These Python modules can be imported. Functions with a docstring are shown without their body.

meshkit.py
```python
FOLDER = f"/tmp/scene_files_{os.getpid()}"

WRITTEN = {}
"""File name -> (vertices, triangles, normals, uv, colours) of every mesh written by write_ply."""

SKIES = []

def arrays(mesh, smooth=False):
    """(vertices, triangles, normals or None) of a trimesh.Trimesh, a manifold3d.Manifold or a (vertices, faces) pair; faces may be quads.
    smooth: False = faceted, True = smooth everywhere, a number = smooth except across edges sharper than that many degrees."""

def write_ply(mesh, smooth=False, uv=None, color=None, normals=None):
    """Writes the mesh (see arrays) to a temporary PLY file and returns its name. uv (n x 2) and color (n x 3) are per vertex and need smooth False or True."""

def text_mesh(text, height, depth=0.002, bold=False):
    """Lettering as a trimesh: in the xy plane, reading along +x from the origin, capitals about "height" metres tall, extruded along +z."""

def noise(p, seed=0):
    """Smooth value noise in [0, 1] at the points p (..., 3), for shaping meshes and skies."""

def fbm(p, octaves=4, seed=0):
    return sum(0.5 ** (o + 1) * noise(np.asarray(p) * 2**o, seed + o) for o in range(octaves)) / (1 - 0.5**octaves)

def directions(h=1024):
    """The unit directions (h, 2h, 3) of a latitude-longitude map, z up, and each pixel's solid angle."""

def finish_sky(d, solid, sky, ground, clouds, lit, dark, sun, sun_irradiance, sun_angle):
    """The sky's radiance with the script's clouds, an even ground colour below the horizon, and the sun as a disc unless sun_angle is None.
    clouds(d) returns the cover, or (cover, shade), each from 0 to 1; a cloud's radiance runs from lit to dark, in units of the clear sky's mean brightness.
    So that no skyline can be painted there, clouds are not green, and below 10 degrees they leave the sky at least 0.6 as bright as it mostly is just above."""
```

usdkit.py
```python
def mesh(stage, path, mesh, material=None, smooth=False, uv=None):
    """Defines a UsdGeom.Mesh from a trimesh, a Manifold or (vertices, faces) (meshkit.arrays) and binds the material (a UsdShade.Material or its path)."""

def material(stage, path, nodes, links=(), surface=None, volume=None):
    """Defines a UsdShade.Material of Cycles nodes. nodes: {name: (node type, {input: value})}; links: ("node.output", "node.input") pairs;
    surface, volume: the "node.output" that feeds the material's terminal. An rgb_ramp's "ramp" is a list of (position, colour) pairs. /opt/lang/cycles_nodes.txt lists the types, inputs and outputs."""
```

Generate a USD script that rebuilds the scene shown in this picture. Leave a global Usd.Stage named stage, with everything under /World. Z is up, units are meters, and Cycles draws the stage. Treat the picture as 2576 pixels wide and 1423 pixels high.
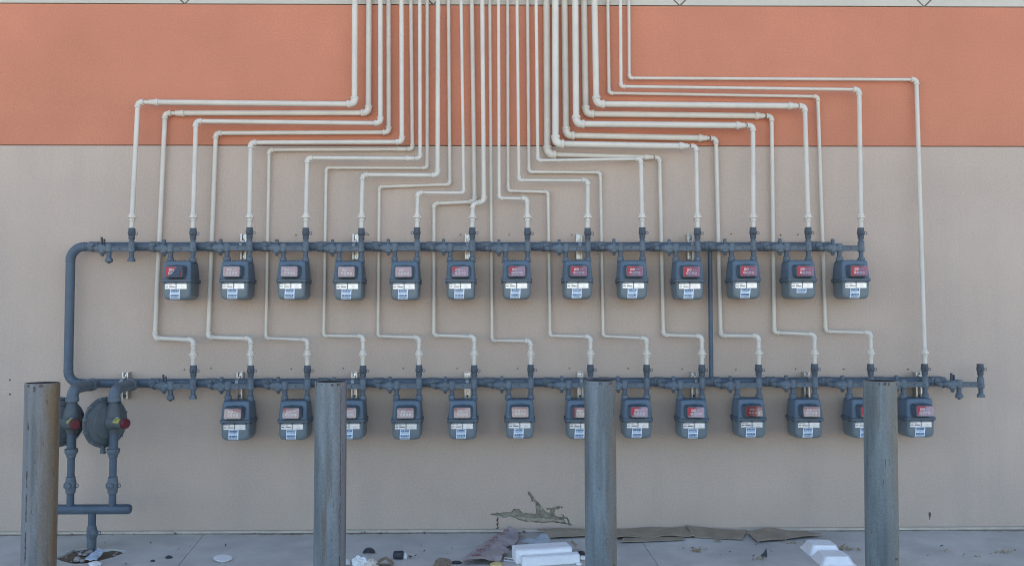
import math, random
import numpy as np, trimesh, usdkit, meshkit
import shapely
from shapely.geometry import Polygon, LineString, Point, box as sbox
from shapely.ops import unary_union
from pxr import Usd, UsdGeom, UsdLux, UsdShade, Gf, Sdf

random.seed(7); RNG = np.random.default_rng(7)
stage = Usd.Stage.CreateInMemory()
UsdGeom.SetStageUpAxis(stage, UsdGeom.Tokens.z); UsdGeom.SetStageMetersPerUnit(stage, 1.0)
world = UsdGeom.Xform.Define(stage, '/World'); stage.SetDefaultPrim(world.GetPrim())
UsdGeom.Scope.Define(stage, '/World/Looks')

# ------------------------------------------------------------------ camera
FOC, CAM = 2100.0, np.array([0.0, -5.886, 1.5])          # focal length for a picture 2576 wide
PITCH, YAW, ROLL = math.radians(2.27), math.radians(0.8126), math.radians(-0.082)
EXPOSURE = 1.93
_f = np.array([math.sin(YAW)*math.cos(PITCH), math.cos(YAW)*math.cos(PITCH), math.sin(PITCH)])
_r = np.array([math.cos(YAW), -math.sin(YAW), 0.0]); _u = np.cross(_r, _f)
RIGHT = math.cos(ROLL)*_r + math.sin(ROLL)*_u; UP = -math.sin(ROLL)*_r + math.cos(ROLL)*_u; FWD = _f
cam = UsdGeom.Camera.Define(stage, '/World/camera')
M = Gf.Matrix4d(*RIGHT, 0, *UP, 0, *(-FWD), 0, *CAM, 1)
cam.AddTransformOp().Set(M)
cam.CreateHorizontalApertureAttr(36.0); cam.CreateVerticalApertureAttr(36.0*565/1024)
cam.CreateFocalLengthAttr(36.0*FOC/2576); cam.CreateClippingRangeAttr(Gf.Vec2f(0.05, 5000))
cam.CreateExposureAttr(EXPOSURE)

# ------------------------------------------------------------------ sky and sun (the sun stands behind the building)
SUN_EL, SUN_AZ = math.radians(47), math.radians(14)       # azimuth from +y towards +x
sky = UsdLux.DomeLight.Define(stage, '/World/sky')
sky.GetPrim().SetCustomDataByKey('kind', 'structure')
skym = usdkit.material(stage, '/World/Looks/sky', {
    'sky': ('sky_texture', {'sky_type': 'single_scattering', 'sun_disc': False, 'sun_elevation': SUN_EL, 'sun_rotation': SUN_AZ,
                            'air_density': 0.95, 'aerosol_density': 2.2, 'ozone_density': 1.0}),
    'bg': ('background_shader', {'strength': 0.095})}, [('sky.color', 'bg.color')], surface='bg.background')
UsdShade.MaterialBindingAPI.Apply(sky.GetPrim()).Bind(skym)
sun = UsdLux.DistantLight.Define(stage, '/World/sun')
sun.CreateNormalizeAttr(True); sun.CreateIntensityAttr(1.25); sun.CreateAngleAttr(0.5); sun.CreateColorAttr(Gf.Vec3f(1.0, 0.92, 0.80))
S = np.array([math.cos(SUN_EL)*math.sin(SUN_AZ), math.cos(SUN_EL)*math.cos(SUN_AZ), math.sin(SUN_EL)])
_a = np.cross([0, 0, 1.0], S); _a /= np.linalg.norm(_a); _b = np.cross(S, _a)
sun.AddTransformOp().Set(Gf.Matrix4d(*_a, 0, *_b, 0, *S, 0, 0, 0, 30, 1))

# ------------------------------------------------------------------ where things stand: sight lines measured on the photograph, met with real planes
def _ray(x, y):
    return (x-1288)/FOC*RIGHT - (y-711.5)/FOC*UP + FWD
def at(x, y, d):                                           # on the vertical plane d metres in front of the wall
    v = _ray(x, y); return CAM + v*((-d-CAM[1])/v[1])
def gr(x, y, z=0.0):                                       # on the level plane z
    v = _ray(x, y); return CAM + v*((z-CAM[2])/v[2])

# ------------------------------------------------------------------ prim helpers
_count = {}
def numbered(parent, name):
    k = f'{parent}/{name}'; n = _count.get(k, 0); _count[k] = n+1
    return k if n == 0 else f'{k}_{n:03d}'
def P(o): return str(o.GetPath()) if hasattr(o, 'GetPath') else str(o)
def tag(o, label=None, cat=None, group=None, kind=None):
    p = o.GetPrim() if hasattr(o, 'GetPrim') else o
    for k, v in (('label', label), ('category', cat), ('group', group), ('kind', kind)):
        if v: p.SetCustomDataByKey(k, v)
    return p
def thing(name, label=None, cat=None, loc=(0, 0, 0), rz=0.0, group=None, kind=None):
    x = UsdGeom.Xform.Define(stage, numbered('/World', name))
    x.AddTranslateOp().Set(Gf.Vec3d(*map(float, loc)))
    if rz: x.AddRotateZOp().Set(float(rz))
    tag(x, label, cat, group, kind); return x.GetPrim()
def obj(name, mesh, mat, parent='/World', smooth=35, origin=None):
    if isinstance(mesh, list): mesh = join(mesh)
    m = usdkit.mesh(stage, numbered(P(parent), name), mesh, MAT[mat], smooth=smooth)
    return m.GetPrim()

# ------------------------------------------------------------------ shape helpers
def tm(v, f): return trimesh.Trimesh(np.asarray(v, float), np.asarray(f), process=False)
def join(ms):
    ms = [m if isinstance(m, trimesh.Trimesh) else tm(*m) for m in ms]
    return trimesh.util.concatenate(ms) if len(ms) > 1 else ms[0]
def tube(pts, r, n=14, caps=True, closed=False):
    p = np.asarray(pts, float); r = np.broadcast_to(np.asarray(r, float), (len(p),))
    t = np.gradient(p, axis=0) if not closed else np.roll(p, -1, 0)-np.roll(p, 1, 0)
    # repeated points (steps in radius) take the direction of the whole
    L = np.linalg.norm(t, axis=1)
    for i in range(len(p)):
        if L[i] < 1e-9: t[i] = p[-1]-p[0]
    t /= np.linalg.norm(t, axis=1, keepdims=True)
    ref = np.array([0, 0, 1.0]) if abs(t[0][2]) < 0.9 else np.array([0, 1.0, 0])
    a = np.cross(t[0], ref); a /= np.linalg.norm(a); rows = []
    ang = np.arange(n)*2*math.pi/n
    for i in range(len(p)):
        a = a - t[i]*(a@t[i]); a /= np.linalg.norm(a); b = np.cross(t[i], a)
        rows.append(p[i]+r[i]*(np.cos(ang)[:, None]*a+np.sin(ang)[:, None]*b))
    v = np.vstack(rows); f = []; m = len(p)
    for i in range(m if closed else m-1):
        i2 = (i+1) % m
        for j in range(n):
            k = (j+1) % n
            f += [[i*n+j, i*n+k, i2*n+k], [i*n+j, i2*n+k, i2*n+j]]
    if caps and not closed:
        v = np.vstack([v, p[0], p[-1]]); c0, c1 = len(v)-2, len(v)-1
        for j in range(n):
            k = (j+1) % n; f += [[c0, k, j], [c1, (m-1)*n+j, (m-1)*n+k]]
    me = tm(v, f)
    return me
def rod(p, q, r, n=14): return tube([p, q], [r, r], n)
def spin(p, q, prof, n=16):                                # profile [(along in metres, radius)] from p towards q
    p = np.asarray(p, float); d = np.asarray(q, float)-p; d /= np.linalg.norm(d)
    pts, rr = [], []; last = None
    for s, r in prof:
        if last is not None and abs(s-last) < 1e-6: s = last+1e-5
        pts.append(p+d*s); rr.append(r); last = s
    t = np.tile(d, (len(pts), 1)); ref = np.array([0, 0, 1.0]) if abs(d[2]) < 0.9 else np.array([0, 1.0, 0])
    a = np.cross(d, ref); a /= np.linalg.norm(a); b = np.cross(d, a); ang = (np.arange(n)+.5)*2*math.pi/n
    v = np.vstack([pt+r*(np.cos(ang)[:, None]*a+np.sin(ang)[:, None]*b) for pt, r in zip(pts, rr)]); f = []; m = len(pts)
    for i in range(m-1):
        for j in range(n):
            k = (j+1) % n; f += [[i*n+j, i*n+k, (i+1)*n+k], [i*n+j, (i+1)*n+k, (i+1)*n+j]]
    v = np.vstack([v, pts[0], pts[-1]]); c0, c1 = len(v)-2, len(v)-1
    for j in range(n):
        k = (j+1) % n; f += [[c0, k, j], [c1, (m-1)*n+j, (m-1)*n+k]]
    return tm(v, f)
def bx(c, s, b=0.002):                                     # box with chamfered edges
    h = np.asarray(s, float)/2; b = min(b, *(h*0.8)); pts = []
    for sx in (-1, 1):
        for sy in (-1, 1):
            for sz in (-1, 1):
                for k in range(3):
                    e = h.copy(); e[(k+1) % 3] -= b; e[(k+2) % 3] -= b
                    pts.append(e*[sx, sy, sz])
    m = trimesh.convex.convex_hull(np.array(pts)); m.apply_translation(c); return m
def bend(p0, c, p1, R, k=7):                                # path p0 -> c -> p1 with the corner rounded by tangent length R
    p0, c, p1 = map(lambda a: np.asarray(a, float), (p0, c, p1))
    a = c+(p0-c)/np.linalg.norm(p0-c)*R; b = c+(p1-c)/np.linalg.norm(p1-c)*R
    s = np.linspace(0, 1, k)[:, None]
    w = 0.7071; num = (1-s)**2*a+2*w*s*(1-s)*c+s**2*b; den = (1-s)**2+2*w*s*(1-s)+s**2
    return np.vstack([p0, num/den, p1]) if R > 0 else np.vstack([p0, c, p1])
def ringpts(hx, hy, r, k=5):
    r = min(r, hx*.98, hy*.98); o = []
    for q, (cx, cy) in enumerate(((hx-r, hy-r), (-hx+r, hy-r), (-hx+r, -hy+r), (hx-r, -hy+r))):
        for i in range(k):
            t = (q+i/(k-1))*math.pi/2; o.append((cx+r*math.cos(t), cy+r*math.sin(t)))
    return np.array(o)
def loft(rings, axis='z', k=5):                            # rings: (level, hx, hy, corner radius[, x offset, y offset])
    rows = []
    for g in rings:
        z, hx, hy, r = g[:4]; ox, oy = (g[4], g[5]) if len(g) > 4 else (0, 0)
        q = ringpts(hx, hy, r, k); rows.append(np.column_stack([q[:, 0]+ox, q[:, 1]+oy, np.full(len(q), z)]))
    n = len(rows[0]); v = np.vstack(rows); f = []
    for i in range(len(rows)-1):
        for j in range(n):
            m = (j+1) % n; f += [[i*n+j, i*n+m, (i+1)*n+m], [i*n+j, (i+1)*n+m, (i+1)*n+j]]
    v = np.vstack([v, v[:n].mean(0), v[-n-0:][:n].mean(0) if False else rows[-1].mean(0)]); c0, c1 = len(v)-2, len(v)-1
    L = (len(rows)-1)*n
    for j in range(n):
        m = (j+1) % n; f += [[c0, m, j], [c1, L+j, L+m]]
    if axis == 'y':                                        # level runs towards the viewer (-y), second ring axis is z
        v = np.column_stack([v[:, 0], -v[:, 2], v[:, 1]])
        return tm(v, f)
    return tm(v, f)
def plate(poly, y0, t):                                    # a polygon in (x, z) made a plate whose front lies at y0 and back at y0+t
    out = []
    for g in (poly.geoms if hasattr(poly, 'geoms') else [poly]):
        if g.is_empty or g.area < 1e-9: continue
        m = trimesh.creation.extrude_polygon(g, t, engine='earcut')
        v = m.vertices; out.append(tm(np.column_stack([v[:, 0], y0+t-v[:, 2], v[:, 1]]), m.faces))
    return join(out)
def slab(poly, z0, t):                                     # a polygon in (x, y), top at z0
    m = trimesh.creation.extrude_polygon(poly, t, engine='earcut'); m.apply_translation([0, 0, z0-t]); return m
def rrect(cx, cz, w, h, r): return sbox(cx-w/2+r, cz-h/2+r, cx+w/2-r, cz+h/2-r).buffer(r, quad_segs=4)
def move(m, d): m = m.copy(); m.apply_translation(d); return m
def sheet(c00, c10, c11, c01, nx, ny, amp, seed, lift=0.004, thick=0.0015, fr=9.0, extra=None):
    """A crumpled sheet over four ground corners; extra(u, v) adds height."""
    u, v = np.meshgrid(np.linspace(0, 1, nx), np.linspace(0, 1, ny), indexing='ij'); u, v = u.ravel(), v.ravel()
    c = [np.asarray(q, float) for q in (c00, c10, c11, c01)]
    p = ((1-u)*(1-v))[:, None]*c[0]+(u*(1-v))[:, None]*c[1]+(u*v)[:, None]*c[2]+((1-u)*v)[:, None]*c[3]
    q = np.column_stack([p[:, 0]*fr, p[:, 1]*fr, np.full(len(p), seed*3.7)])
    p[:, 2] += lift+amp*np.clip(meshkit.fbm(q, 3, seed)*2-.55, 0, None)
    p[:, 0] += amp*.6*(meshkit.noise(q*1.7, seed+5)-.5); p[:, 1] += amp*.6*(meshkit.noise(q*1.7, seed+9)-.5)
    if extra is not None: p[:, 2] += extra(u, v)
    top = p+[0, 0, thick]; V = np.vstack([top, p]); n = nx*ny; f = []
    for i in range(nx-1):
        for j in range(ny-1):
            a, b, cc, d = i*ny+j, (i+1)*ny+j, (i+1)*ny+j+1, i*ny+j+1
            f += [[a, b, cc], [a, cc, d], [n+a, n+cc, n+b], [n+a, n+d, n+cc]]
    edge = [i*ny for i in range(nx)]+[(nx-1)*ny+j for j in range(1, ny)]+[i*ny+ny-1 for i in range(nx-2, -1, -1)]+[j for j in range(ny-2, 0, -1)]
    for a, b in zip(edge, edge[1:]+edge[:1]): f += [[a, n+a, n+b], [a, n+b, b]]
    m = tm(V, f); 
    if m.volume < 0: m.invert()
    return m
def crumple(c, s, seed, sub=3, rough=0.55):
    m = trimesh.creation.icosphere(subdivisions=sub); v = np.array(m.vertices)
    k = 0.55+rough*1.3*(meshkit.fbm(v*2.1+seed*7.3, 3, seed)-.2)+.35*np.abs(meshkit.noise(v*4.3+seed, seed+3)-.5)
    v = v*k[:, None]*np.asarray(s, float)
    v[:, 2] = np.maximum(v[:, 2], -0.35*s[2]); v[:, 2] -= v[:, 2].min(); v += np.asarray(c, float)
    return tm(v, m.faces)

# ------------------------------------------------------------------ materials
MAT = {}
def mat(name, base, rough=0.6, var=0.12, scale=6.0, metal=0.0, bump=0.0, bscale=60.0, bdist=0.002, spec=0.5, grain=0.0, gscale=350.0, extra=None, stretch=None, tint=None, trans=0.0, ramp=(0.3, 0.7), side=None):
    """Paint or stone with mottled tone (var), fine grain, relief, and an optional second tone (tint) laid on by noise."""
    b = np.array(base, float)
    nodes = {'g': ('geometry', {}), 'map': ('mapping', {'scale': stretch or (1, 1, 1)}),
             'n': ('noise_texture', {'scale': scale, 'detail': 5.0, 'roughness': 0.6}),
             'r': ('rgb_ramp', {'ramp': [(ramp[0], tuple(np.clip(b*(1-var), 0, 1))), (ramp[1], tuple(np.clip(b*(1+var), 0, 1)))]}),
             'p': ('principled_bsdf', {'roughness': rough, 'metallic': metal, 'specular_ior_level': spec})}
    links = [('g.position', 'map.vector'), ('map.vector', 'n.vector'), ('n.fac', 'r.fac')]; col = 'r.color'
    if tint:                                               # (colour, scale, threshold low, high, stretch)
        nodes['tmap'] = ('mapping', {'scale': tint[4]}); nodes['tn'] = ('noise_texture', {'scale': tint[1], 'detail': 6.0, 'roughness': 0.65})
        nodes['tr'] = ('rgb_ramp', {'ramp': [(tint[2], (0, 0, 0)), (tint[3], (1, 1, 1))]})
        nodes['tm'] = ('mix_color', {'b': tuple(tint[0])})
        links += [('g.position', 'tmap.vector'), ('tmap.vector', 'tn.vector'), ('tn.fac', 'tr.fac'), ('tr.color', 'tm.fac'), (col, 'tm.a')]; col = 'tm.result'
    if side:                                               # (colour, x where it starts, x where it is full): a streaky run of rust down one flank
        nodes['sx'] = ('separate_xyz', {}); nodes['smr'] = ('map_range', {'from_min': side[1], 'from_max': side[2], 'clamp': True})
        nodes['smap'] = ('mapping', {'scale': (1, 1, 0.12)}); nodes['sn'] = ('noise_texture', {'scale': 26.0, 'detail': 5.0, 'roughness': 0.6}); nodes['sr'] = ('rgb_ramp', {'ramp': [(0.30, (0.25,)*3), (0.6, (1, 1, 1))]})
        nodes['smu'] = ('math', {'math_type': 'multiply'}); nodes['sm'] = ('mix_color', {'b': tuple(side[0])})
        links += [('g.position', 'sx.vector'), ('sx.x', 'smr.value'), ('g.position', 'smap.vector'), ('smap.vector', 'sn.vector'), ('sn.fac', 'sr.fac'), ('smr.result', 'smu.value1'), ('sr.color', 'smu.value2'), ('smu.value', 'sm.fac'), (col, 'sm.a')]; col = 'sm.result'
    if grain:
        nodes['gn'] = ('noise_texture', {'scale': gscale, 'detail': 2.0}); nodes['gr'] = ('rgb_ramp', {'ramp': [(0.25, (1-grain,)*3), (0.75, (1+grain,)*3)]})
        nodes['gm'] = ('mix_color', {'blend_type': 'multiply', 'fac': 1.0, 'use_clamp': False})
        links += [('g.position', 'gn.vector'), ('gn.fac', 'gr.fac'), (col, 'gm.a'), ('gr.color', 'gm.b')]; col = 'gm.result'
    links.append((col, 'p.base_color'))
    if bump:
        nodes['bn'] = ('noise_texture', {'scale': bscale, 'detail': 4.0, 'roughness': 0.6}); nodes['bu'] = ('bump', {'strength': bump, 'distance': bdist})
        links += [('g.position', 'bn.vector'), ('bn.fac', 'bu.height'), ('bu.normal', 'p.normal')]
    if trans:
        nodes['tb'] = ('translucent_bsdf', {}); nodes['mx'] = ('mix_closure', {'fac': trans})
        links += [(col, 'tb.color'), ('p.BSDF', 'mx.closure1'), ('tb.BSDF', 'mx.closure2')]
        MAT[name] = usdkit.material(stage, f'/World/Looks/{name}', nodes, links, surface='mx.closure')
    else:
        MAT[name] = usdkit.material(stage, f'/World/Looks/{name}', nodes, links, surface='p.BSDF')
mat('wall_paint', (0.498, 0.390, 0.304), 0.85, 0.075, 0.9, bump=0.3, bscale=110, bdist=0.003, grain=0.075, gscale=75, spec=0.2, tint=((0.445, 0.36, 0.288), 1.1, 0.50, 0.78, (2.4, 1, 0.28)))
mat('orange_paint', (0.535, 0.208, 0.120), 0.85, 0.08, 1.2, bump=0.3, bscale=110, bdist=0.003, grain=0.075, gscale=75, spec=0.2)
mat('upper_paint', (0.52, 0.475, 0.385), 0.85, 0.04, 1.5, bump=0.2, bscale=140, bdist=0.002, grain=0.06, gscale=190, spec=0.2)
mat('groove', (0.30, 0.24, 0.20), 0.9, 0.1, 4)
mat('torn_render', (0.345, 0.29, 0.215), 0.95, 0.3, 30, bump=0.6, bscale=80, bdist=0.006, grain=0.15)
mat('substrate', (0.25, 0.222, 0.160), 0.95, 0.45, 22, bump=0.9, bscale=60, bdist=0.01, grain=0.2)
mat('base_course', (0.52, 0.45, 0.35), 0.85, 0.12, 8, bump=0.3, bscale=90)
mat('roofing', (0.4, 0.38, 0.35), 0.9, 0.1, 2)
mat('rust', (0.085, 0.05, 0.032), 0.9, 0.4, 60)
mat('scuff', (0.23, 0.235, 0.23), 0.7, 0.2, 60)
mat('dark_hole', (0.03, 0.03, 0.03), 0.9, 0.2, 60)
mat('white_pipe', (0.615, 0.555, 0.452), 0.45, 0.07, 5, bump=0.08, bscale=200, grain=0.05, gscale=300, tint=((0.55, 0.47, 0.36), 7, 0.60, 0.85, (1, 1, 0.5)))
mat('white_fitting', (0.62, 0.56, 0.46), 0.5, 0.08, 14, bump=0.15, bscale=250, tint=((0.52, 0.44, 0.34), 18, 0.6, 0.85, (1, 1, 1)))
mat('grey_pipe', (0.068, 0.094, 0.120), 0.48, 0.16, 9, bump=0.15, bscale=160, grain=0.12, gscale=420, tint=((0.125, 0.135, 0.14), 11, 0.58, 0.8, (1, 1, 1)))
mat('grey_fitting', (0.102, 0.126, 0.142), 0.52, 0.2, 20, bump=0.25, bscale=240, grain=0.1, tint=((0.13, 0.135, 0.135), 16, 0.6, 0.85, (1, 1, 1)))
mat('dark_valve', (0.060, 0.072, 0.082), 0.55, 0.2, 30, bump=0.2, bscale=260, grain=0.1)
mat('meter_paint', (0.135, 0.165, 0.172), 0.42, 0.10, 7, bump=0.10, bscale=220, grain=0.07, gscale=380, tint=((0.15, 0.165, 0.165), 9, 0.6, 0.85, (1, 1, 1)))
mat('meter_upper', (0.088, 0.126, 0.158), 0.40, 0.12, 8, bump=0.12, bscale=220, grain=0.07, gscale=380)
mat('meter_flange', (0.085, 0.115, 0.140), 0.5, 0.12, 12, bump=0.15, bscale=220)
mat('index_black', (0.075, 0.092, 0.108), 0.28, 0.15, 30)
mat('index_red', (0.42, 0.028, 0.040), 0.5, 0.10, 40)
mat('ink_white', (0.78, 0.74, 0.70), 0.5, 0.04, 40)
mat('ink_black', (0.03, 0.03, 0.035), 0.5, 0.1, 40)
mat('ink_blue', (0.055, 0.12, 0.21), 0.5, 0.12, 40)
mat('bare_label', (0.74, 0.73, 0.70), 0.38, 0.06, 30, metal=0.75)
mat('sticker', (0.72, 0.80, 0.86), 0.4, 0.05, 20)
mat('galvanized', (0.50, 0.50, 0.47), 0.36, 0.18, 40, metal=0.9, bump=0.1, bscale=300)
mat('bolt_zinc', (0.75, 0.75, 0.73), 0.28, 0.1, 60, metal=0.95)
for _i, (_b, _c, _x0, _x1) in enumerate((((0.152, 0.155, 0.152), (0.185, 0.118, 0.055), -2.41, -2.36), ((0.138, 0.158, 0.160), (0.165, 0.152, 0.148), -0.88, -0.835), ((0.132, 0.158, 0.165), (0.16, 0.130, 0.092), 0.545, 0.60), ((0.134, 0.158, 0.158), (0.19, 0.158, 0.112), 2.02, 2.10))):
    mat(f'post_steel_{_i}', _b, 0.40, 0.30, 7, bump=0.45, bscale=50, bdist=0.004, grain=0.2, gscale=120, stretch=(2.4, 2.4, 0.22), ramp=(0.36, 0.64), tint=((0.115, 0.085, 0.058), 14, 0.54, 0.68, (1, 1, 0.10)), side=(_c, _x0, _x1))
mat('post_inside_shade', (0.045, 0.035, 0.028), 0.9, 0.3, 20)  # dark rust for the bore, with the shade inside the pipe painted in
mat('regulator_paint', (0.080, 0.091, 0.092), 0.5, 0.14, 14, bump=0.2, bscale=200, grain=0.1)
mat('red_cap', (0.105, 0.010, 0.014), 0.42, 0.12, 30)
mat('yellow_tag', (0.50, 0.48, 0.09), 0.6, 0.1, 60)
mat('white_tag', (0.75, 0.76, 0.76), 0.6, 0.05, 60)
mat('concrete', (0.535, 0.51, 0.455), 0.88, 0.16, 2.2, bump=0.35, bscale=120, bdist=0.002, grain=0.16, gscale=260, spec=0.3, tint=((0.40, 0.38, 0.335), 1.6, 0.48, 0.76, (1, 1, 1)))
mat('grit', (0.24, 0.205, 0.16), 0.95, 0.4, 60, grain=0.25)
mat('crumb_dirt', (0.15, 0.14, 0.12), 0.95, 0.3, 30)
mat('joint_dirt', (0.05, 0.045, 0.04), 0.95, 0.3, 30)
mat('lot', (0.42, 0.385, 0.33), 0.9, 0.12, 0.4, grain=0.1, gscale=60)
mat('soil', (0.15, 0.108, 0.066), 0.95, 0.45, 30, bump=0.8, bscale=120, bdist=0.006, grain=0.25)
mat('stone', (0.34, 0.31, 0.28), 0.9, 0.25, 30, bump=0.3, bscale=150)
mat('foam', (0.84, 0.83, 0.81), 0.75, 0.04, 30, bump=0.25, bscale=300, grain=0.03)
mat('paper', (0.76, 0.76, 0.74), 0.8, 0.08, 25)
mat('cream_paper', (0.66, 0.60, 0.50), 0.8, 0.1, 25)
mat('cardboard', (0.33, 0.265, 0.185), 0.9, 0.16, 10, bump=0.2, bscale=120, grain=0.08, tint=((0.22, 0.185, 0.14), 6, 0.55, 0.8, (1, 1, 1)))
mat('brown_bag', (0.25, 0.195, 0.135), 0.85, 0.15, 18, bump=0.2, bscale=150)
mat('pink_film', (0.52, 0.445, 0.425), 0.4, 0.10, 14, bump=0.2, bscale=90, trans=0.25)
mat('clear_film', (0.60, 0.64, 0.66), 0.35, 0.10, 14, bump=0.2, bscale=90, trans=0.35)
mat('red_print', (0.26, 0.07, 0.07), 0.6, 0.1, 30)
mat('dark_rubbish', (0.035, 0.036, 0.042), 0.6, 0.3, 40)
mat('dry_leaf', (0.32, 0.245, 0.13), 0.9, 0.35, 40)
mat('yellow_lid', (0.60, 0.48, 0.20), 0.6, 0.12, 30)
mat('rag', (0.45, 0.52, 0.60), 0.85, 0.25, 30, bump=0.3, bscale=120)
MAT['clear_cover'] = usdkit.material(stage, '/World/Looks/clear_cover', {
    'fr': ('fresnel', {'IOR': 1.85}), 't': ('transparent_bsdf', {'color': (0.96, 0.95, 0.94)}), 'g': ('glossy_bsdf', {'color': (1, 1, 1), 'roughness': 0.06}),
    'm': ('mix_closure', {})}, [('fr.fac', 'm.fac'), ('t.BSDF', 'm.closure1'), ('g.BSDF', 'm.closure2')], surface='m.closure')

# ------------------------------------------------------------------ the setting: ground, pavement, soil round the inlet pipe
Z1, Z2 = 2.707, 3.719                                      # lower and upper edge of the orange band
gm = trimesh.creation.box([700, 700, 0.2]); gm.apply_translation([0, 0, -0.14])
tag(obj('ground', gm, 'lot', smooth=False), 'pale open lot stretching away from the building', None, None, 'structure')
pav = thing('pavement', 'grey concrete pavement slabs along the foot of the wall', None, kind='structure')
def gl(px, n=10.5):                                        # the line of a joint, from the wall out to 10 m
    a, b = gr(*px[0])[:2], gr(*px[1])[:2]; d = (b-a)/(a[1]-b[1]); return a+d*(a[1]+0.03), a+d*(a[1]+n)
j1, j2 = gl(((507, 1346.5), (443.6, 1423))), gl(((1618, 1366.6), (1653, 1418)))
_hole = [(640, 480), (760, 430), (870, 375), (1030, 357), (1150, 372), (1300, 370), (1460, 385), (1440, 420), (1340, 462), (1150, 512), (990, 540), (860, 546), (720, 512)]
hole = Polygon([tuple(gr(x/3.68*.7924, (1640+y/3.68)*.7924)[:2]) for x, y in _hole])
W2 = 0.0022
def quad(a, b, c, d): return Polygon([a, b, c, d])
L, R_ = -14.0, 14.0
sl = [Polygon([(L, 0.03), (L, -10.5), (j1[1][0]-W2, j1[1][1]), (j1[0][0]-W2, 0.03)]).difference(hole),
      Polygon([(j1[0][0]+W2, 0.03), (j1[1][0]+W2, -10.5), (j2[1][0]-W2, -10.5), (j2[0][0]-W2, 0.03)]),
      Polygon([(j2[0][0]+W2, 0.03), (j2[1][0]+W2, -10.5), (R_, -10.5), (R_, 0.03)])]
for s in sl: obj('slab', slab(s, 0.0, 0.035), 'concrete', pav, smooth=False)
jb = [slab(LineString([a, b]).buffer(0.012, cap_style=2), -0.006, 0.02) for a, b in (j1, j2)]
obj('joint_filler', jb, 'joint_dirt', pav, smooth=False)
# grit that has gathered unevenly in the angle between wall and pavement
_gx = np.arange(-5.2, 5.2, .012); _gw = np.clip(meshkit.fbm(np.column_stack([_gx*2.3, _gx*0, _gx*0]), 5, 17)*.075-.022, .0008, None)*(.6+.8*meshkit.noise(np.column_stack([_gx*40, _gx*0, _gx*0]), 3))
_v = np.vstack([np.column_stack([_gx, np.full_like(_gx, -.019), np.full_like(_gx, .004)]), np.column_stack([_gx, -.021-_gw, np.full_like(_gx, .0006)])]); _n = len(_gx)
obj('grit', tm(*meshkit.arrays((_v, [[i, _n+i, _n+i+1, i+1] for i in range(_n-1)]))[:2]), 'grit', pav, smooth=True)
# soil in the broken opening
hb = hole.bounds; nx = 46; ny = 30
xs, ys = np.meshgrid(np.linspace(hb[0]-.02, hb[2]+.02, nx), np.linspace(hb[1]-.02, hb[3]+.02, ny), indexing='ij')
zz = -0.030+0.03*meshkit.fbm(np.stack([xs*14, ys*14, xs*0], -1), 4, 3)
v = np.column_stack([xs.ravel(), ys.ravel(), np.clip(zz.ravel(), -.036, -.003)])
f = [[i*ny+j, (i+1)*ny+j, (i+1)*ny+j+1, i*ny+j+1] for i in range(nx-1) for j in range(ny-1)]
soil = thing('soil_patch', 'brown bare soil with pebbles in the broken opening of the pavement', 'soil', kind='stuff')
obj('soil', tm(*meshkit.arrays((v, f))[:2]), 'soil', soil, smooth=True)
peb = []
for k in range(26):
    while True:
        q = RNG.uniform(hb[:2], hb[2:]);
        if hole.contains(Point(q).buffer(.012)): break
    s = RNG.uniform(.004, .011); peb.append(crumple((q[0], q[1], -.016), (s*1.3, s, s*.8), k, 1))
obj('pebbles', peb, 'stone', soil)

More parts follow.
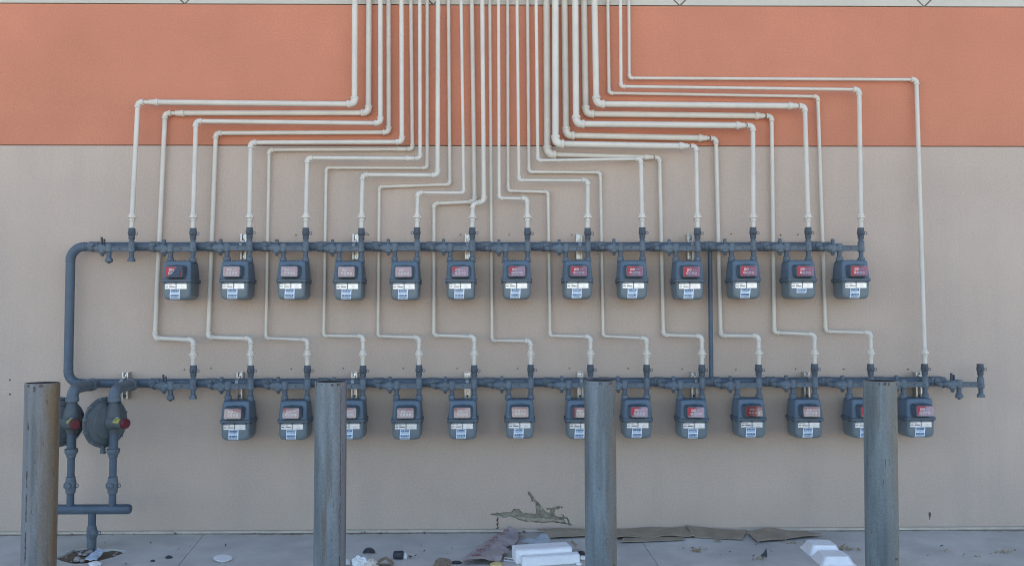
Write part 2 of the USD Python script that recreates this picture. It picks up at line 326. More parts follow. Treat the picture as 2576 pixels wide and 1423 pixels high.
# ------------------------------------------------------------------ the building
bld = thing('store_building', 'painted masonry store wall, taupe below with a wide orange band', 'building')
HX, TOPZ, GAP = 24.0, 8.6, 0.004
_dam = [(240,566),(345,546),(430,540),(530,530),(565,492),(625,490),(650,510),(680,540),(760,548),(800,556),(850,540),(872,510),(862,460),(866,410),(845,380),(808,386),(798,335),(762,292),(750,250),(768,252),(812,312),(860,372),(912,420),(938,462),(968,500),(1000,530),(1052,562),(1058,520),(1072,488),(1095,476),(1130,470),(1168,452),(1190,466),(1176,490),(1128,492),(1112,540),(1120,575),(1175,598),(1245,608),(1285,600),(1310,650),(1340,690),(1366,716),(1312,704),(1285,690),(1240,690),(1100,664),(1040,668),(970,676),(850,666),(800,650),(740,660),(640,638),(590,606),(510,585),(470,590),(440,606),(380,590),(330,576)]
def dm(x, y): q = at((1500+x/4.293)*.7924, (1500+y/4.293)*.7924, 0); return q[0], q[2]
damage = Polygon([dm(*q) for q in _dam]).buffer(0)
for q in ([(1005,480),(1070,476),(1072,492),(1020,498)], [(1200,455),(1226,458),(1222,480),(1205,478)], [(1212,556),(1228,566),(1250,600),(1236,602)]):
    damage = damage.union(Polygon([dm(*a) for a in q]))
# uneven broken edge
def ragged(poly, step, amp, seed):
    rg = np.random.default_rng(seed); out = []
    for g in (poly.geoms if hasattr(poly, 'geoms') else [poly]):
        n = int(g.length/step); pts = [np.array(g.exterior.interpolate(i*step).coords[0])+rg.normal(0, amp, 2) for i in range(n)]
        if n > 3: out.append(Polygon(pts).buffer(0))
    return unary_union(out)
damage = ragged(damage.buffer(.0022), 0.006, 0.0018, 5)
chip = Polygon([(at(2339, 1296, 0)[0]+.012*math.cos(t)*(.7+.4*math.sin(3*t)), at(2339, 1296, 0)[2]+.028*math.sin(t)) for t in np.linspace(0, 2*math.pi, 14)[:-1]]).buffer(0)
low = sbox(-HX, 0.0205, HX, Z1-GAP).difference(damage).difference(chip)
obj('lower_wall', plate(low, 0.0, 0.016), 'wall_paint', bld, smooth=False)
obj('orange_band', plate(sbox(-HX, Z1+GAP, HX, Z2-GAP), 0.0, 0.016), 'orange_paint', bld, smooth=False)
PER = at(2325, 14, 0)[0]-at(1710, 14, 0)[0]; X0 = at(1710, 14, 0)[0]
zt = Z2+GAP+PER/2
cuts = unary_union([LineString([(X0+k*PER, Z2), (X0+k*PER+sg*PER/2, Z2+PER/2)]).buffer(0.005) for k in range(-4, 4) for sg in (-1, 1)])
xa, xb = X0-4.5*PER, X0+3.5*PER
tri = sbox(xa, Z2+GAP, xb, zt).difference(cuts)
for g in tri.geoms:
    if g.area > .01: obj('panel', plate(g, 0.0, 0.016), 'upper_paint', bld, smooth=False)
for q in (sbox(-HX, Z2+GAP, xa-.006, zt), sbox(xb+.006, Z2+GAP, HX, zt), sbox(-HX, zt+.012, HX, TOPZ)):
    obj('panel', plate(q, 0.0, 0.016), 'upper_paint', bld, smooth=False)
core = trimesh.creation.box([2*HX-.02, 16, TOPZ-.02]); core.apply_translation([0, 8.0165, (TOPZ-.02)/2-.02])
obj('core_wall', core, 'groove', bld, smooth=False)
obj('roof', bx((0, 8.0, TOPZ+.06), (2*HX+.2, 16.3, .12), .01), 'roofing', bld, smooth=False)
obj('base_course', bx((0, -0.006, 0.009), (2*HX, 0.028, 0.0215), .003), 'base_course', bld, smooth=False)
# rough substrate laid bare where the render coat broke away
db = damage.bounds; nx, ny = 120, 60
xs, zs = np.meshgrid(np.linspace(db[0]-.01, db[2]+.01, nx), np.linspace(db[1]-.01, db[3]+.01, ny), indexing='ij')
yy = 0.0145-0.011*np.clip(meshkit.fbm(np.stack([xs*26, zs*60, xs*0], -1), 4, 11)*1.6-.25, 0, 1)
v = np.column_stack([xs.ravel(), yy.ravel(), zs.ravel()]); f = [[i*ny+j, (i+1)*ny+j, (i+1)*ny+j+1, i*ny+j+1] for i in range(nx-1) for j in range(ny-1)]
obj('bared_substrate', tm(*meshkit.arrays((v, f))[:2]), 'substrate', bld, smooth=True)
lip = Polygon([dm(*q) for q in [(585,596),(700,600),(830,606),(960,612),(1080,622),(1180,630),(1250,640),(1262,672),(1180,664),(1080,655),(960,664),(850,656),(760,650),(660,630)]])
obj('torn_coat', plate(ragged(lip, .007, .002, 8), -0.004, 0.018), 'torn_render', bld, smooth=False)
flk = [[(805,550),(830,515),(868,510),(872,545),(850,562)],[(920,470),(940,455),(950,500),(938,520)],[(1120,575),(1150,540),(1190,560),(1225,600),(1180,600)],[(1240,620),(1290,620),(1305,690),(1270,680)],[(505,590),(560,600),(600,636),(545,612)]]
for q in flk: obj('paint_flake', plate(Polygon([dm(*a) for a in q]).buffer(-.0015), -0.003, 0.003), 'wall_paint', bld, smooth=False)
for k in range(9):
    q = dm(343+5*math.sin(k*2.1), 600+k*20); obj('rust_spot', plate(Point(q).buffer(.0035+.002*(k % 3), quad_segs=3), -.0008, .003), 'rust', bld, smooth=False)
for x, y in [(745,591),(927,590),(1158,590),(1281,590),(1438,590),(1839,588),(1964,591),(2007,590),(464,929),(531,926),(733,927),(864,926),(1015,926),(1150,926),(1302,926),(1432,926),(1580,926),(1716,927),(1851,929),(2001,927),(2122,928),(2284,928)]:
    q = at(x, y, 0); obj('anchor_screw', spin(q+[0, .004, 0], q+[0, -.02, 0], [(0, .0045), (.009, .0045), (.010, .0025)], 8), 'rust', bld)
for x, y in [(25, 955), (25, 991)]:
    q = at(x, y, 0); obj('wall_plug', spin(q+[0, .004, 0], q+[0, -.02, 0], [(0, .006), (.0055, .006), (.006, .003)], 8), 'dark_hole', bld)

# ------------------------------------------------------------------ depths (metres in front of the wall)
DL, DU, DH, DB = 0.035, 0.100, 0.090, 0.158                # lower-row pipes, upper-row pipes, headers, meter bars
ORD = ['', 'first', 'second', 'third', 'fourth', 'fifth', 'sixth', 'seventh', 'eighth', 'ninth', 'tenth', 'eleventh', 'twelfth', 'thirteenth', 'fourteenth', 'fifteenth']

# ------------------------------------------------------------------ meter bars: (x of the right post, carries a meter)
upper = [331, 485.5, 627.5, 769, 909, 1049, 1188, 1327, 1478.5, 1616, 1755, 1895, 2033.5, 2166]
lower = [486, 630.5, 773, 913, 1054, 1193, 1335, 1485.6, 1627, 1766, 1909, 2049.5, 2191, 2327, 2467]
ZU, ZL = at(1288, 624.3, DB)[2], at(1288, 969, DB)[2]
def bar_pos(x, row):
    y = 624 if row == 'u' else 970.5; p = at(x, y, DB); p[2] = (ZU if row == 'u' else ZL)+RNG.uniform(-.003, .003); return p
def make_bar(t, empty, up):
    o = lambda *a: np.array(a, float)
    p = bend(o(-.285, .050, .010), o(-.285, 0, 0), o(-.228, 0, 0), .03)
    obj('inlet_elbow', tube(p, .0185, 14), 'grey_fitting', t)
    obj('coupling_ring', join([spin(o(-.268, 0, 0), o(0, 0, 0), [(0, .021), (.004, .0235), (.012, .0235), (.016, .021)], 14)]), 'dark_valve', t)
    vb = [spin(o(-.240, 0, 0), o(0, 0, 0), [(0, .021), (.012, .026), (.022, .0275), (.062, .0265), (.078, .018)], 14),
          spin(o(-.197, 0, -.040), o(-.197, 0, 1), [(0, .011), (.008, .017), (.014, .0265), (.058, .0265), (.068, .019)], 14)]
    sv = obj('stop_valve', vb, 'grey_fitting', t)
    obj('valve_head', bx((-.197, 0, .046), (.021, .021, .034), .003), 'grey_pipe', sv) if not empty else obj('valve_head', [bx((-.203, 0, .054), (.009, .02, .05), .002), bx((-.186, 0, .048), (.008, .02, .038), .002)], 'dark_valve', sv)
    obj('valve_nut', spin(o(-.197, 0, -.052), o(-.197, 0, 1), [(0, .009), (.010, .0115), (.012, .0115)], 6), 'dark_valve', sv)
    bar = [spin(o(-.152, 0, -.024), o(-.152, 0, 1), [(0, .021), (.004, .0245), (.048, .0245), (.056, .019)], 14),
           bx((-.076, .002, 0), (.128, .024, .036), .004), bx((-.076, -.0115, .0155), (.112, .006, .005), .001), bx((-.076, -.0115, -.0155), (.112, .006, .005), .001),
           spin(o(-.172, 0, .0), o(1, 0, 0), [(0, .019), (.03, .021)], 14)]
    obj('bar', bar, 'grey_fitting', t)
    obj('bar_hole', spin(o(-.076, -.0085, 0), o(-.076, -1, 0), [(0, .0045), (.003, .0045)], 10), 'dark_hole', t)
    obj('outlet_tee', [spin(o(0, 0, -.024), o(0, 0, 1), [(0, .021), (.004, .0245), (.022, .0245), (.025, .0225), (.070, .0220), (.074, .018)], 14),
                       spin(o(0, -.02, -.004), o(0, -1, -.004), [(0, .013), (.006, .011)], 12)], 'grey_fitting', t)
    for x in (-.152, 0):
        nz = -.090 if empty else -.086
        n = obj('swivel', spin(o(x, 0, -.022), o(x, 0, -1), [(0, .0155), (.040, .0155), (.043, .0165)], 14), 'grey_pipe', t)
        obj('swivel_nut', spin(o(x, 0, -.062), o(x, 0, -1), [(0, .019), (.003, .0235), (.021, .0245), (.024, .021)] if not empty else [(0, .018), (.005, .0225), (.022, .0265), (.026, .0255)], 8), 'grey_fitting', n)
        if empty and x < -.1:
            obj('swivel_plug', spin(o(x, 0, -.088), o(x, 0, -1), [(0, .021), (.005, .021), (.006, .010), (.014, .009)], 8), 'dark_valve', n)
    obj('nipple', spin(o(0, 0, .048), o(0, 0, 1), [(0, .016), (.024, .016)], 14), 'grey_pipe', t)
    ov = obj('outlet_valve', [spin(o(0, 0, .064), o(0, 0, 1), [(0, .0185), (.003, .0205), (.022, .0205), (.026, .019), (.030, .024), (.050, .0255), (.056, .0225), (.072, .0225), (.077, .0205)], 10),
                              spin(o(0, -.018, .106), o(0, -1, .106), [(0, .012), (.012, .011), (.014, .008)], 8)], 'dark_valve', t)
    side = -1 if up == 5 else 1
    a = np.linspace(0, 2*math.pi, 13)[:-1]
    obj('lock_ring', tube(np.column_stack([side*.0325+.0085*np.cos(a), -.004+0*a, .103+.0095*np.sin(a)]), .0024, 6, closed=True), 'grey_pipe', ov)
for row, xs_ in (('u', upper), ('l', lower)):
    rn = 'upper' if row == 'u' else 'lower'
    for i, x in enumerate(xs_):
        empty = (i == 0) or (row == 'l' and i == len(xs_)-1)
        if empty:
            lab = {('u', 0): 'grey meter bar without a meter at the left end of the upper header', ('l', 0): 'grey meter bar without a meter, left end of the lower header beside the regulators'}.get((row, i), 'grey meter bar without meter or pipe, jutting right past the lower header')
        else:
            lab = f'grey meter bar and valves holding the {ORD[i]} gas meter from the left, {rn} row'
        t = thing('meter_bar', lab, 'meter bar', bar_pos(x, row), RNG.uniform(-.4, .4), 'meter bars along the gas headers')
        make_bar(t, empty, i if row == 'u' else -1)

# ------------------------------------------------------------------ gas meters
LOWR = [(0, .064, .066, .03), (.003, .0765, .077, .03), (.010, .0860, .083, .028), (.020, .0908, .086, .025), (.036, .0930, .0875, .022), (.119, .0945, .090, .020)]
UPR = [(.137, .0968, .0915, .020), (.160, .0958, .0895, .020), (.205, .0928, .083, .018), (.240, .0900, .077, .016), (.254, .0882, .073, .016), (.260, .0850, .068, .016), (.263, .0790, .060, .016)]
def front(z): return np.interp(z, [g[0] for g in LOWR], [g[2] for g in LOWR])
def decal(poly_or_mesh, off, t=.0006):                     # lay a flat shape given in (x, z) on the front of the lower body
    if isinstance(poly_or_mesh, trimesh.Trimesh): m = poly_or_mesh
    else:
        m = plate(poly_or_mesh, 0, t)
    v = np.array(m.vertices); v[:, 1] = v[:, 1]-front(v[:, 2])-off; return tm(v, m.faces)
def skewed(x, z): return x+(.07-z)*-.06
NUMS_U = ['3152011', '3152014', '3152009', '3152023', '3152010', '3152013', '3152018', '3152024', '3152021', '3152026', '3152029', '3152030', '3152027']
NUMS_L = ['3152016', '3152025', '3152022', '3152015', '3152012', '3152017', '3152019', '3152020', '3152028', '3152031', '3152032', '3152033', '3152034']
_txt = {}
def digits(s, h):
    if s not in _txt:
        m = meshkit.text_mesh(s, h, .0004, bold=True); v = np.array(m.vertices); v[:, 0] -= (v[:, 0].min()+v[:, 0].max())/2
        _txt[s] = tm(np.column_stack([v[:, 0], -v[:, 2], v[:, 1]]), m.faces)
    return _txt[s]
def make_meter(num, short, tilt):
    """Common parts are built once in a class prim and referenced; the sticker and the cover belong to the one meter."""
    t = thing('gas_meter')
    t.GetReferences().AddInternalReference('/World/gas_meter_class')
    sz0 = .040 if short else .006
    n = 7; zs = np.linspace(sz0, .071, n); vs, fs = [], []
    for z in zs:
        for x in (-.040, .026): vs.append((skewed(x, z), -front(z)-.0012, z))
    m = [(x, y+.001, z) for x, y, z in vs]
    for i in range(n-1): a = 2*i; fs += [[a, a+1, a+3], [a, a+3, a+2]]
    st = obj('number_sticker', tm(np.array(vs), fs), 'sticker', t, smooth=True)
    rg = np.random.default_rng(int(num)); bars, txt = [], []
    for zc in ((.062, .029) if not short else (.060,)):
        x = -.035; bars.append([])
        while x < .019:
            w = rg.choice([.0016, .0024, .0036]); bars[-1].append(decal(Polygon([(skewed(x, zc-.0065), zc-.0065), (skewed(x+w, zc-.0065), zc-.0065), (skewed(x+w, zc+.0065), zc+.0065), (skewed(x, zc+.0065), zc+.0065)]), .0022)); x += w+rg.choice([.0008, .0012, .002])
        q = digits(num, .0085); v = np.array(q.vertices); v[:, 0] += skewed(-.008, zc-.015); v[:, 2] += zc-.0175; txt.append(decal(tm(v, q.faces), .0018))
    for q in bars: obj('barcode', q, 'ink_blue', st, smooth=False).SetCustomDataByKey('kind', 'stuff')
    for q in txt: obj('number', q, 'ink_blue', st, smooth=False).SetCustomDataByKey('kind', 'stuff')
    cv = plate(rrect(0, .186, .109, .066, .008), -.1435, .0022); c = np.array([0, -.1424, .186])
    cv.apply_transform(trimesh.transformations.rotation_matrix(math.radians(tilt[0]), [1, 0, 0], c)); cv.apply_transform(trimesh.transformations.rotation_matrix(math.radians(tilt[1]), [0, 0, 1], c))
    obj('clear_cover', cv, 'clear_cover', t, smooth=False)
    return t
cls = stage.CreateClassPrim('/World/gas_meter_class'); cls.SetTypeName('Xform')
C = '/World/gas_meter_class'
obj('lower_body', loft(LOWR), 'meter_paint', C, smooth=40)
obj('upper_body', loft(UPR), 'meter_upper', C, smooth=40)
fl = obj('flange', loft([(.117, .099, .096, .020), (.120, .1025, .1, .020), (.136, .1025, .1, .020), (.139, .099, .095, .020)]), 'meter_flange', C, smooth=30)
for x in (-.075, 0, .075): obj('flange_bolt', spin((x, -.094, .108), (x, -.094, 1), [(0, .0045), (.008, .0055), (.009, .0055)], 6), 'dark_valve', fl)
for x in (-.1000, .1000):
    for y in (-.05, .05): obj('flange_bolt', spin((x, y, .108), (x, y, 1), [(0, .0045), (.032, .0055), (.036, .0045)], 6), 'dark_valve', fl)
for x in (-.076, .076): obj('spud', spin((x, 0, .256), (x, 0, 1), [(0, .027), (.006, .0235), (.018, .0205)], 14), 'meter_flange', C)
for x in (-.03, -.01, .012, .034): obj('top_bolt', spin((x, -.03, .259), (x, -.03, 1), [(0, .005), (.009, .005), (.010, .003)], 6), 'dark_valve', C)
ih = obj('index_housing', loft([(.078, .070, .046, .022, 0, .186), (.100, .067, .044, .022, 0, .186), (.132, .060, .0375, .014, 0, .186), (.138, .0575, .0355, .011, 0, .186)], axis='y'), 'index_black', C, smooth=40)
ip = obj('index_plate', plate(rrect(0, .186, .106, .063, .006), -.1392, .0012), 'index_red', ih, smooth=False)
for x, z in [(-.028, .1765), (-.009, .1765), (.0105, .1765), (.0295, .1765), (-.0235, .1985), (-.0065, .1985)]:
    obj('dial', plate(Point(x, z).buffer(.0078, quad_segs=5).difference(Point(x, z).buffer(.0046, quad_segs=4)), -.1400, .0009), 'ink_white', ip, smooth=False)
obj('dial_lettering', [plate(sbox(.008, .1975, .034, .1992), -.1400, .0009), plate(sbox(-.03, .1628, .012, .1640), -.1400, .0009), plate(sbox(.02, .1628, .036, .1640), -.1400, .0009)], 'ink_white', ip, smooth=False)
a_ = np.linspace(math.pi*.05, math.pi*.95, 15)
obj('cover_arch', tube(np.column_stack([.068*np.cos(a_), -.090-.0*a_, .196+.040*np.sin(a_)]), .0022, 6), 'meter_upper', ih)
lp = obj('name_plate', decal(rrect(-.0395, .090, .071, .033, .003), .0006, .001), 'bare_label', C, smooth=False)
lq = obj('rating_plate', decal(rrect(.0360, .090, .069, .033, .003), .0006, .001), 'bare_label', C, smooth=False)
obj('plate_print', [decal(q, .0020) for q in (sbox(-.073, .1015, -.052, .1042), sbox(-.047, .1015, -.030, .1035), sbox(-.073, .0855, -.054, .0905), sbox(-.046, .0845, -.008, .0885), sbox(-.046, .0895, -.012, .0905), sbox(-.046, .0950, -.03, .0962))], 'ink_black', lp, smooth=False)
obj('plate_print', [decal(q, .0020) for q in (sbox(.0025, .0885, .006, .0925), sbox(.067, .0885, .0705, .0925), sbox(.025, .0835, .052, .0846), sbox(.03, .0945, .044, .0954))], 'ink_black', lq, smooth=False)
_tilts_u = [(-11, -13), (-2, 0), (-2.4, 1), (-1.8, -1), (-2.2, 0), (-5, -5), (-6, -7), (-12, -10), (-12, -12), (-12, -14), (-12, -16), (-12, -18), (-12, -18)]
LOOK_U = {0: 'red dial face clear of glare', 1: 'pale glare with a dark streak', 2: 'pale pinkish glare over its dials', 3: 'white glare over its dials', 4: 'even pale glare over its dials', 5: 'red dial, pale at lower left', 6: 'red dial with a little pale glare', 7: 'bright red dial', 8: 'bright red dial', 9: 'bright red dial', 10: 'bright red dial', 11: 'short sticker, single barcode', 12: 'hanging at the header end'}
LOOK_L = {0: 'pinkish glare over its dials', 1: 'pale glare, left of the second post', 2: 'half behind the second post', 3: 'pinkish glare over its dials', 4: 'pale pink dials', 5: 'pale pink dials', 6: 'partly behind the third post', 7: 'just right of the third post', 8: 'dull red dial', 9: 'dial half red, half pale', 10: 'red dial with a pale upper edge', 11: 'mostly behind the rightmost post', 12: 'dial half pale, half red'}
for row, xs_, nums, looks in (('u', upper[1:], NUMS_U, LOOK_U), ('l', lower[1:-1], NUMS_L, LOOK_L)):
    rn = 'upper' if row == 'u' else 'lower'
    for i, x in enumerate(xs_):
        tilt = _tilts_u[i] if row == 'u' else ((-6.3+RNG.uniform(-.6, .6), RNG.uniform(-2, 2)) if i < 7 or i in (9, 10) else (-9, -10))
        t = make_meter(nums[i], row == 'u' and i == 11, tilt)
        p = bar_pos(x, row); xf = UsdGeom.Xformable(t); ops = xf.GetOrderedXformOps()
        d = p+np.array([-.076, 0, -.086-.263-.004])
        ops[0].Set(Gf.Vec3d(*map(float, d)))
        tag(t, f'grey gas meter, {ORD[i+1]} from left in {rn} row, {looks[i]}', 'gas meter', 'gas meters in two rows on the wall')

# ------------------------------------------------------------------ header pipes (one welded thing)
hd = thing('gas_header', 'dark grey gas header running along both meter rows with a vertical pipe at left', 'gas pipe')
RH = .0302
zu, zl = at(1288, 620, DH)[2], at(1288, 961, DH)[2]
a, b, c, d = at(2085, 620, DH), at(178, 620, DH), at(171.5, 962, DH), at(2368, 959, DH)
a[2] = b[2] = zu; c[2] = d[2] = zl
def corner(p0, c_, p1, Rr): q = bend(p0, c_, p1, Rr, 9); return q[1:-1]
e1, e2 = corner(a, b, c, .095), corner(b, c, d, .085)
obj('pipe', tube([a, e1[0]], RH, 20), 'grey_pipe', hd)
obj('elbow', tube(e1, RH+.001, 20), 'grey_pipe', hd)
obj('pipe', tube([e1[-1], e2[0]], RH, 20), 'grey_pipe', hd)
obj('elbow', tube(e2, RH+.001, 20), 'grey_pipe', hd)
obj('pipe', tube([e2[-1], d], RH, 20), 'grey_pipe', hd)
for p, q in ((e1[0], a), (e1[-1], c), (e2[0], b), (e2[-1], d)):
    u = (q-p)/np.linalg.norm(q-p); obj('weld_ring', spin(p-u*.004, p+u, [(0, RH+.0005), (.003, RH+.0028), (.006, RH+.0028), (.009, RH+.0005)], 20), 'grey_fitting', hd)
obj('end_cap', spin(a-[.012, 0, 0], a+[1, 0, 0], [(0, RH+.003), (.014, RH+.003), (.030, RH-.002), (.038, RH-.014)], 20), 'grey_fitting', hd)
obj('end_cap', spin(d-[.012, 0, 0], d+[1, 0, 0], [(0, RH+.003), (.014, RH+.003), (.034, RH-.002), (.044, RH-.014)], 20), 'grey_fitting', hd)
for row, xs_ in (('u', upper), ('l', lower)):
    for i, x in enumerate(xs_):
        p = bar_pos(x, row); hz = zu if row == 'u' else zl; tx = p[0]-.285
        lo, hi = (e1[0][0], a[0]) if row == 'u' else (e2[-1][0], d[0])
        if not lo+.04 < tx < hi-.02: tx = min(max(tx, lo+.05), hi-.03)
        q = np.array([tx, -DH, hz])
        obj('outlet', [spin(q-[.036, 0, 0], q+[1, 0, 0], [(0, RH+.0008), (.004, RH+.0042), (.068, RH+.0042), (.072, RH+.0008)], 20),
                       spin(q, q+[0, -1, 0], [(0, .02), (RH+.012, .0215), (RH+.016, .019)], 14)], 'grey_fitting', hd)
p, q = at(1786, 632, .075), at(1789, 948, .075)
obj('tie_pipe', [rod(p, q, .0155, 14)], 'grey_pipe', hd)

# ------------------------------------------------------------------ strut brackets behind the headers
CU, CL = [612, 894, 1177, 1457, 1737], [314, 602, 891, 1176, 1460, 1747, 2030, 2312]
names_u = ['second', 'fourth', 'sixth', 'eighth', 'tenth']
lab_l = ['galvanized strut bracket behind the lower header beside the right-hand regulator', 'galvanized strut bracket above the first meter of the lower row', 'galvanized strut bracket just right of the second post top', 'galvanized strut bracket above the fifth meter of the lower row', 'galvanized strut bracket just left of the third post top', 'galvanized strut bracket above the ninth meter of the lower row', 'galvanized strut bracket above the eleventh meter of the lower row', 'galvanized strut bracket above the last meter of the lower row']
lab_u = [f'galvanized strut bracket behind the upper header above the {n} meter from left' for n in names_u]
def make_bracket(x, row, label):
    y0, y1 = (588.5, 652) if row == 'u' else (936, 1003)
    p, q = at(x, y0, .058), at(x, y1, .058); h = p[2]-q[2]; zc = (p[2]+q[2])/2; xx = (p[0]+q[0])/2
    t = thing('strut_bracket', label, 'bracket', (xx, 0, zc-h/2), 0, 'galvanized strut brackets behind the headers')
    w, dd, k = .0413, .0585, .0026
    prof = Polygon([(-w/2, 0), (w/2, 0), (w/2, -dd), (w/2-.0095, -dd), (w/2-.0095, -dd+k), (w/2-k, -dd+k), (w/2-k, -.030), (-w/2+k, -.030), (-w/2+k, -dd+k), (-w/2+.0095, -dd+k), (-w/2+.0095, -dd), (-w/2, -dd)])
    m = trimesh.creation.extrude_polygon(prof, h, engine='earcut')
    obj('channel', m, 'galvanized', t, smooth=False)
    hz = (zu if row == 'u' else zl)-(zc-h/2)
    for s in (.020, h-.022):
        bt = obj('square_washer', bx((0, -.0325, s), (.030, .005, .028), .003), 'bolt_zinc', t, smooth=False)
        obj('anchor_bolt', spin((0, -.034, s), (0, -1, s), [(0, .0085), (.007, .0085), (.008, .005), (.016, .005)], 6), 'rust' if s < .03 and row == 'l' else 'bolt_zinc', bt)
    a = np.linspace(-.2, math.pi+.2, 11)
    obj('pipe_clamp', [tube(np.column_stack([np.full(11, sx), -DH-(RH+.002)*np.sin(a), hz+(RH+.002)*np.cos(a)]), .0028, 6) for sx in (-.007, .0, .007)]+[bx((0, -.068, hz+.037), (.02, .012, .014), .002)], 'galvanized', t)
for x, l in zip(CU, lab_u): make_bracket(x, 'u', l)
for x, l in zip(CL, lab_l): make_bracket(x, 'l', l)

# ------------------------------------------------------------------ white gas pipes from the meters up the wall
def zr(z): return z*.5012/362/2*1.04                       # measured width to radius
# top x, corner (x, y), [reducer x, kind], far elbow (x, y), vertical foot x; widths: drop, run, riser
PIPES = [
 # row, topx, corner, elbow, foot x, w_drop, w_run, w_riser, reducer x, jog: (left elbow x, y, right x, y)
 ('u', 892.6, (892, 262), (347, 257), 331, 28, 26, 22, 388, None),
 ('l', 928.2, (927, 284), (415.5, 285), 486, 28, 26, 22, 453, (390, 850, 489, 854)),
 ('u', 956.8, (957, 310), (493, 305), 485.5, 23, 21, 22, None, None),
 ('l', 977.3, (978, 333), (543, 335), 630.5, 22, 21, 21, None, (524, 848, 629, 851)),
 ('u', 1009.9, (1011, 357), (630.5, 359), 627.5, 22, 21, 22, None, None),
 ('l', 1033.5, (1037.5, 375), (677, 377), 773, 18, 15, 15, 1011, (669, 850, 774, 854)),
 ('u', 1056, (1057, 398.5), (773, 397.5), 769, 18, 15, 20, 1031, None),
 ('l', 1074.6, (1074.6, 422.5), (820.5, 422), 913, 17, 14, 15, None, (814.5, 844, 911, 845)),
 ('u', 1102, (1101, 440.6), (912, 440), 909, 22, 20, 20, None, None),
 ('l', 1128, (1131.7, 463.6), (954, 470), 1054, 17, 15, 15, None, (951, 845, 1052.5, 848)),
 ('u', 1160, (1166.8, 485), (1050.5, 484.7), 1049, 15, 15, 19, None, None),
 ('l', 1187, (1194, 507), (1091.6, 512), 1193, 21, 18, 17, None, (1091.6, 843, 1190, 846)),
 ('u', 1213, (1217.5, 507), (1189.5, 513), 1188, 21, 20, 20, None, None),
 ('l', 1232, None, None, 1335, 15, 15, 15, None, (1238, 856, 1333, 857)),
 ('u', 1254, (1256, 499), (1326, 499), 1327, 15, 16, 20, None, None),
 ('l', 1277, (1278.5, 480), (1378.5, 482.7), 1485.6, 15, 15, 15, None, (1384, 844, 1483.6, 846)),
 ('u', 1300.6, (1305.6, 453.6), (1478.5, 453.6), 1478.5, 15, 15, 20, None, None),
 ('l', 1327, (1330.7, 432.5), (1510, 433.5), 1627, 16, 15, 15, None, (1517.6, 845, 1626.4, 850)),
 ('u', 1348.7, (1353, 404), (1612, 399.5), 1616, 16, 15, 20, None, None),
 ('l', 1375, (1377, 388.4), (1659, 396), 1766, 33, 24, 18, 1631, (1669, 842, 1762, 845)),
 ('u', 1397, (1397.5, 362), (1751, 368), 1755, 32, 30, 19, 1719, None),
 ('l', 1420, (1424, 341), (1801, 348), 1909, 32, 30, 20, 1767, (1813, 844, 1904, 844)),
 ('u', 1447, (1449.5, 312), (1894, 316), 1895, 31, 30, 22, 1862, None),
 ('l', 1469, (1473.5, 287), (1941, 292), 2049.5, 31, 30, 19, 1910, (1948, 836, 2047, 840)),
 ('u', 1495.6, (1500.5, 262), (2024.5, 267), 2033.5, 30, 29, 22, 1993, None),
 ('l', 1529, (1532, 234.6), (2057, 243), 2191, 16, 15, 17, None, (2077, 833, 2189, 836)),
 ('u', 1560.8, (1562, 218), (2161, 225.5), 2166, 16, 15, 22, None, None),
 ('l', 1581.8, (1583, 197), (2305, 200.5), 2327, 15, 15, 20, None, None),
]
EB = 1.75                                                   # elbow tangent length in pipe radii
def unit(v): return v/np.linalg.norm(v)
def build_elbow(t, p0, c_, p1, r):
    u0, u1 = unit(p0-c_), unit(p1-c_); Lc = r*2.55
    path = bend(c_+u0*Lc, c_, c_+u1*Lc, r*1.7, 8)
    ms = [tube(path, r*1.2, 14)]
    for u in (u0, u1): ms.append(spin(c_+u*(r*1.75), c_+u*9, [(0, r*1.22), (r*.12, r*1.36), (r*.75, r*1.36), (r*.85, r*1.22)], 14))
    obj('elbow', ms, 'white_fitting', t)
def pipe_run(t, pts, rad, red=None):
    """pts: corner points; rad: radius of each straight piece; red: {piece: (point, new radius beyond it)}"""
    n = len(pts)
    for i in range(n-1):
        p, q = pts[i], pts[i+1]; u = unit(q-p); r = rad[i]
        er = max(rad[i-1] if i else 0, r) if i else 0
        s = p+u*(r*2.2 if i else 0); e = q-u*(r*2.2 if i < n-2 else 0)
        if red and i in red:
            m, r2, kind = red[i]
            m = p+u*((m-p)@u); Lr = .030
            obj('pipe', rod(s, m-u*Lr*.6, r), 'white_pipe', t); obj('pipe', rod(m+u*Lr*.6, e, r2), 'white_pipe', t)
            rb, rs = max(r, r2), min(r, r2)
            if rb/rs > 1.12:
                d = u if r >= r2 else -u
                obj('reducer', spin(m-d*Lr, m+d, [(0, rb*1.1), (.002, rb*1.28), (.016, rb*1.30), (.020, rb*1.2), (.044, rs*1.28), (.048, rs*1.34), (.060, rs*1.34), (.062, rs*1.1)], 16), 'white_fitting', t)
            else:
                obj('coupling', spin(m-u*.026, m+u, [(0, r*1.1), (.002, r*1.42), (.010, r*1.42), (.012, r*1.28), (.040, r*1.28), (.042, r*1.42), (.050, r*1.42), (.052, r*1.1)], 16), 'white_fitting', t)
        else:
            obj('pipe', rod(s, e, r), 'white_pipe', t)
    for i in range(1, n-1):
        er = max(rad[i-1], rad[i]); rr = red.get(i-1) if red else None
        if rr: er = max(rr[1], rad[i])
        if red and i in red: er = max(rad[i-1] if not rr else rr[1], rad[i])
        build_elbow(t, pts[i-1], pts[i], pts[i+1], er)
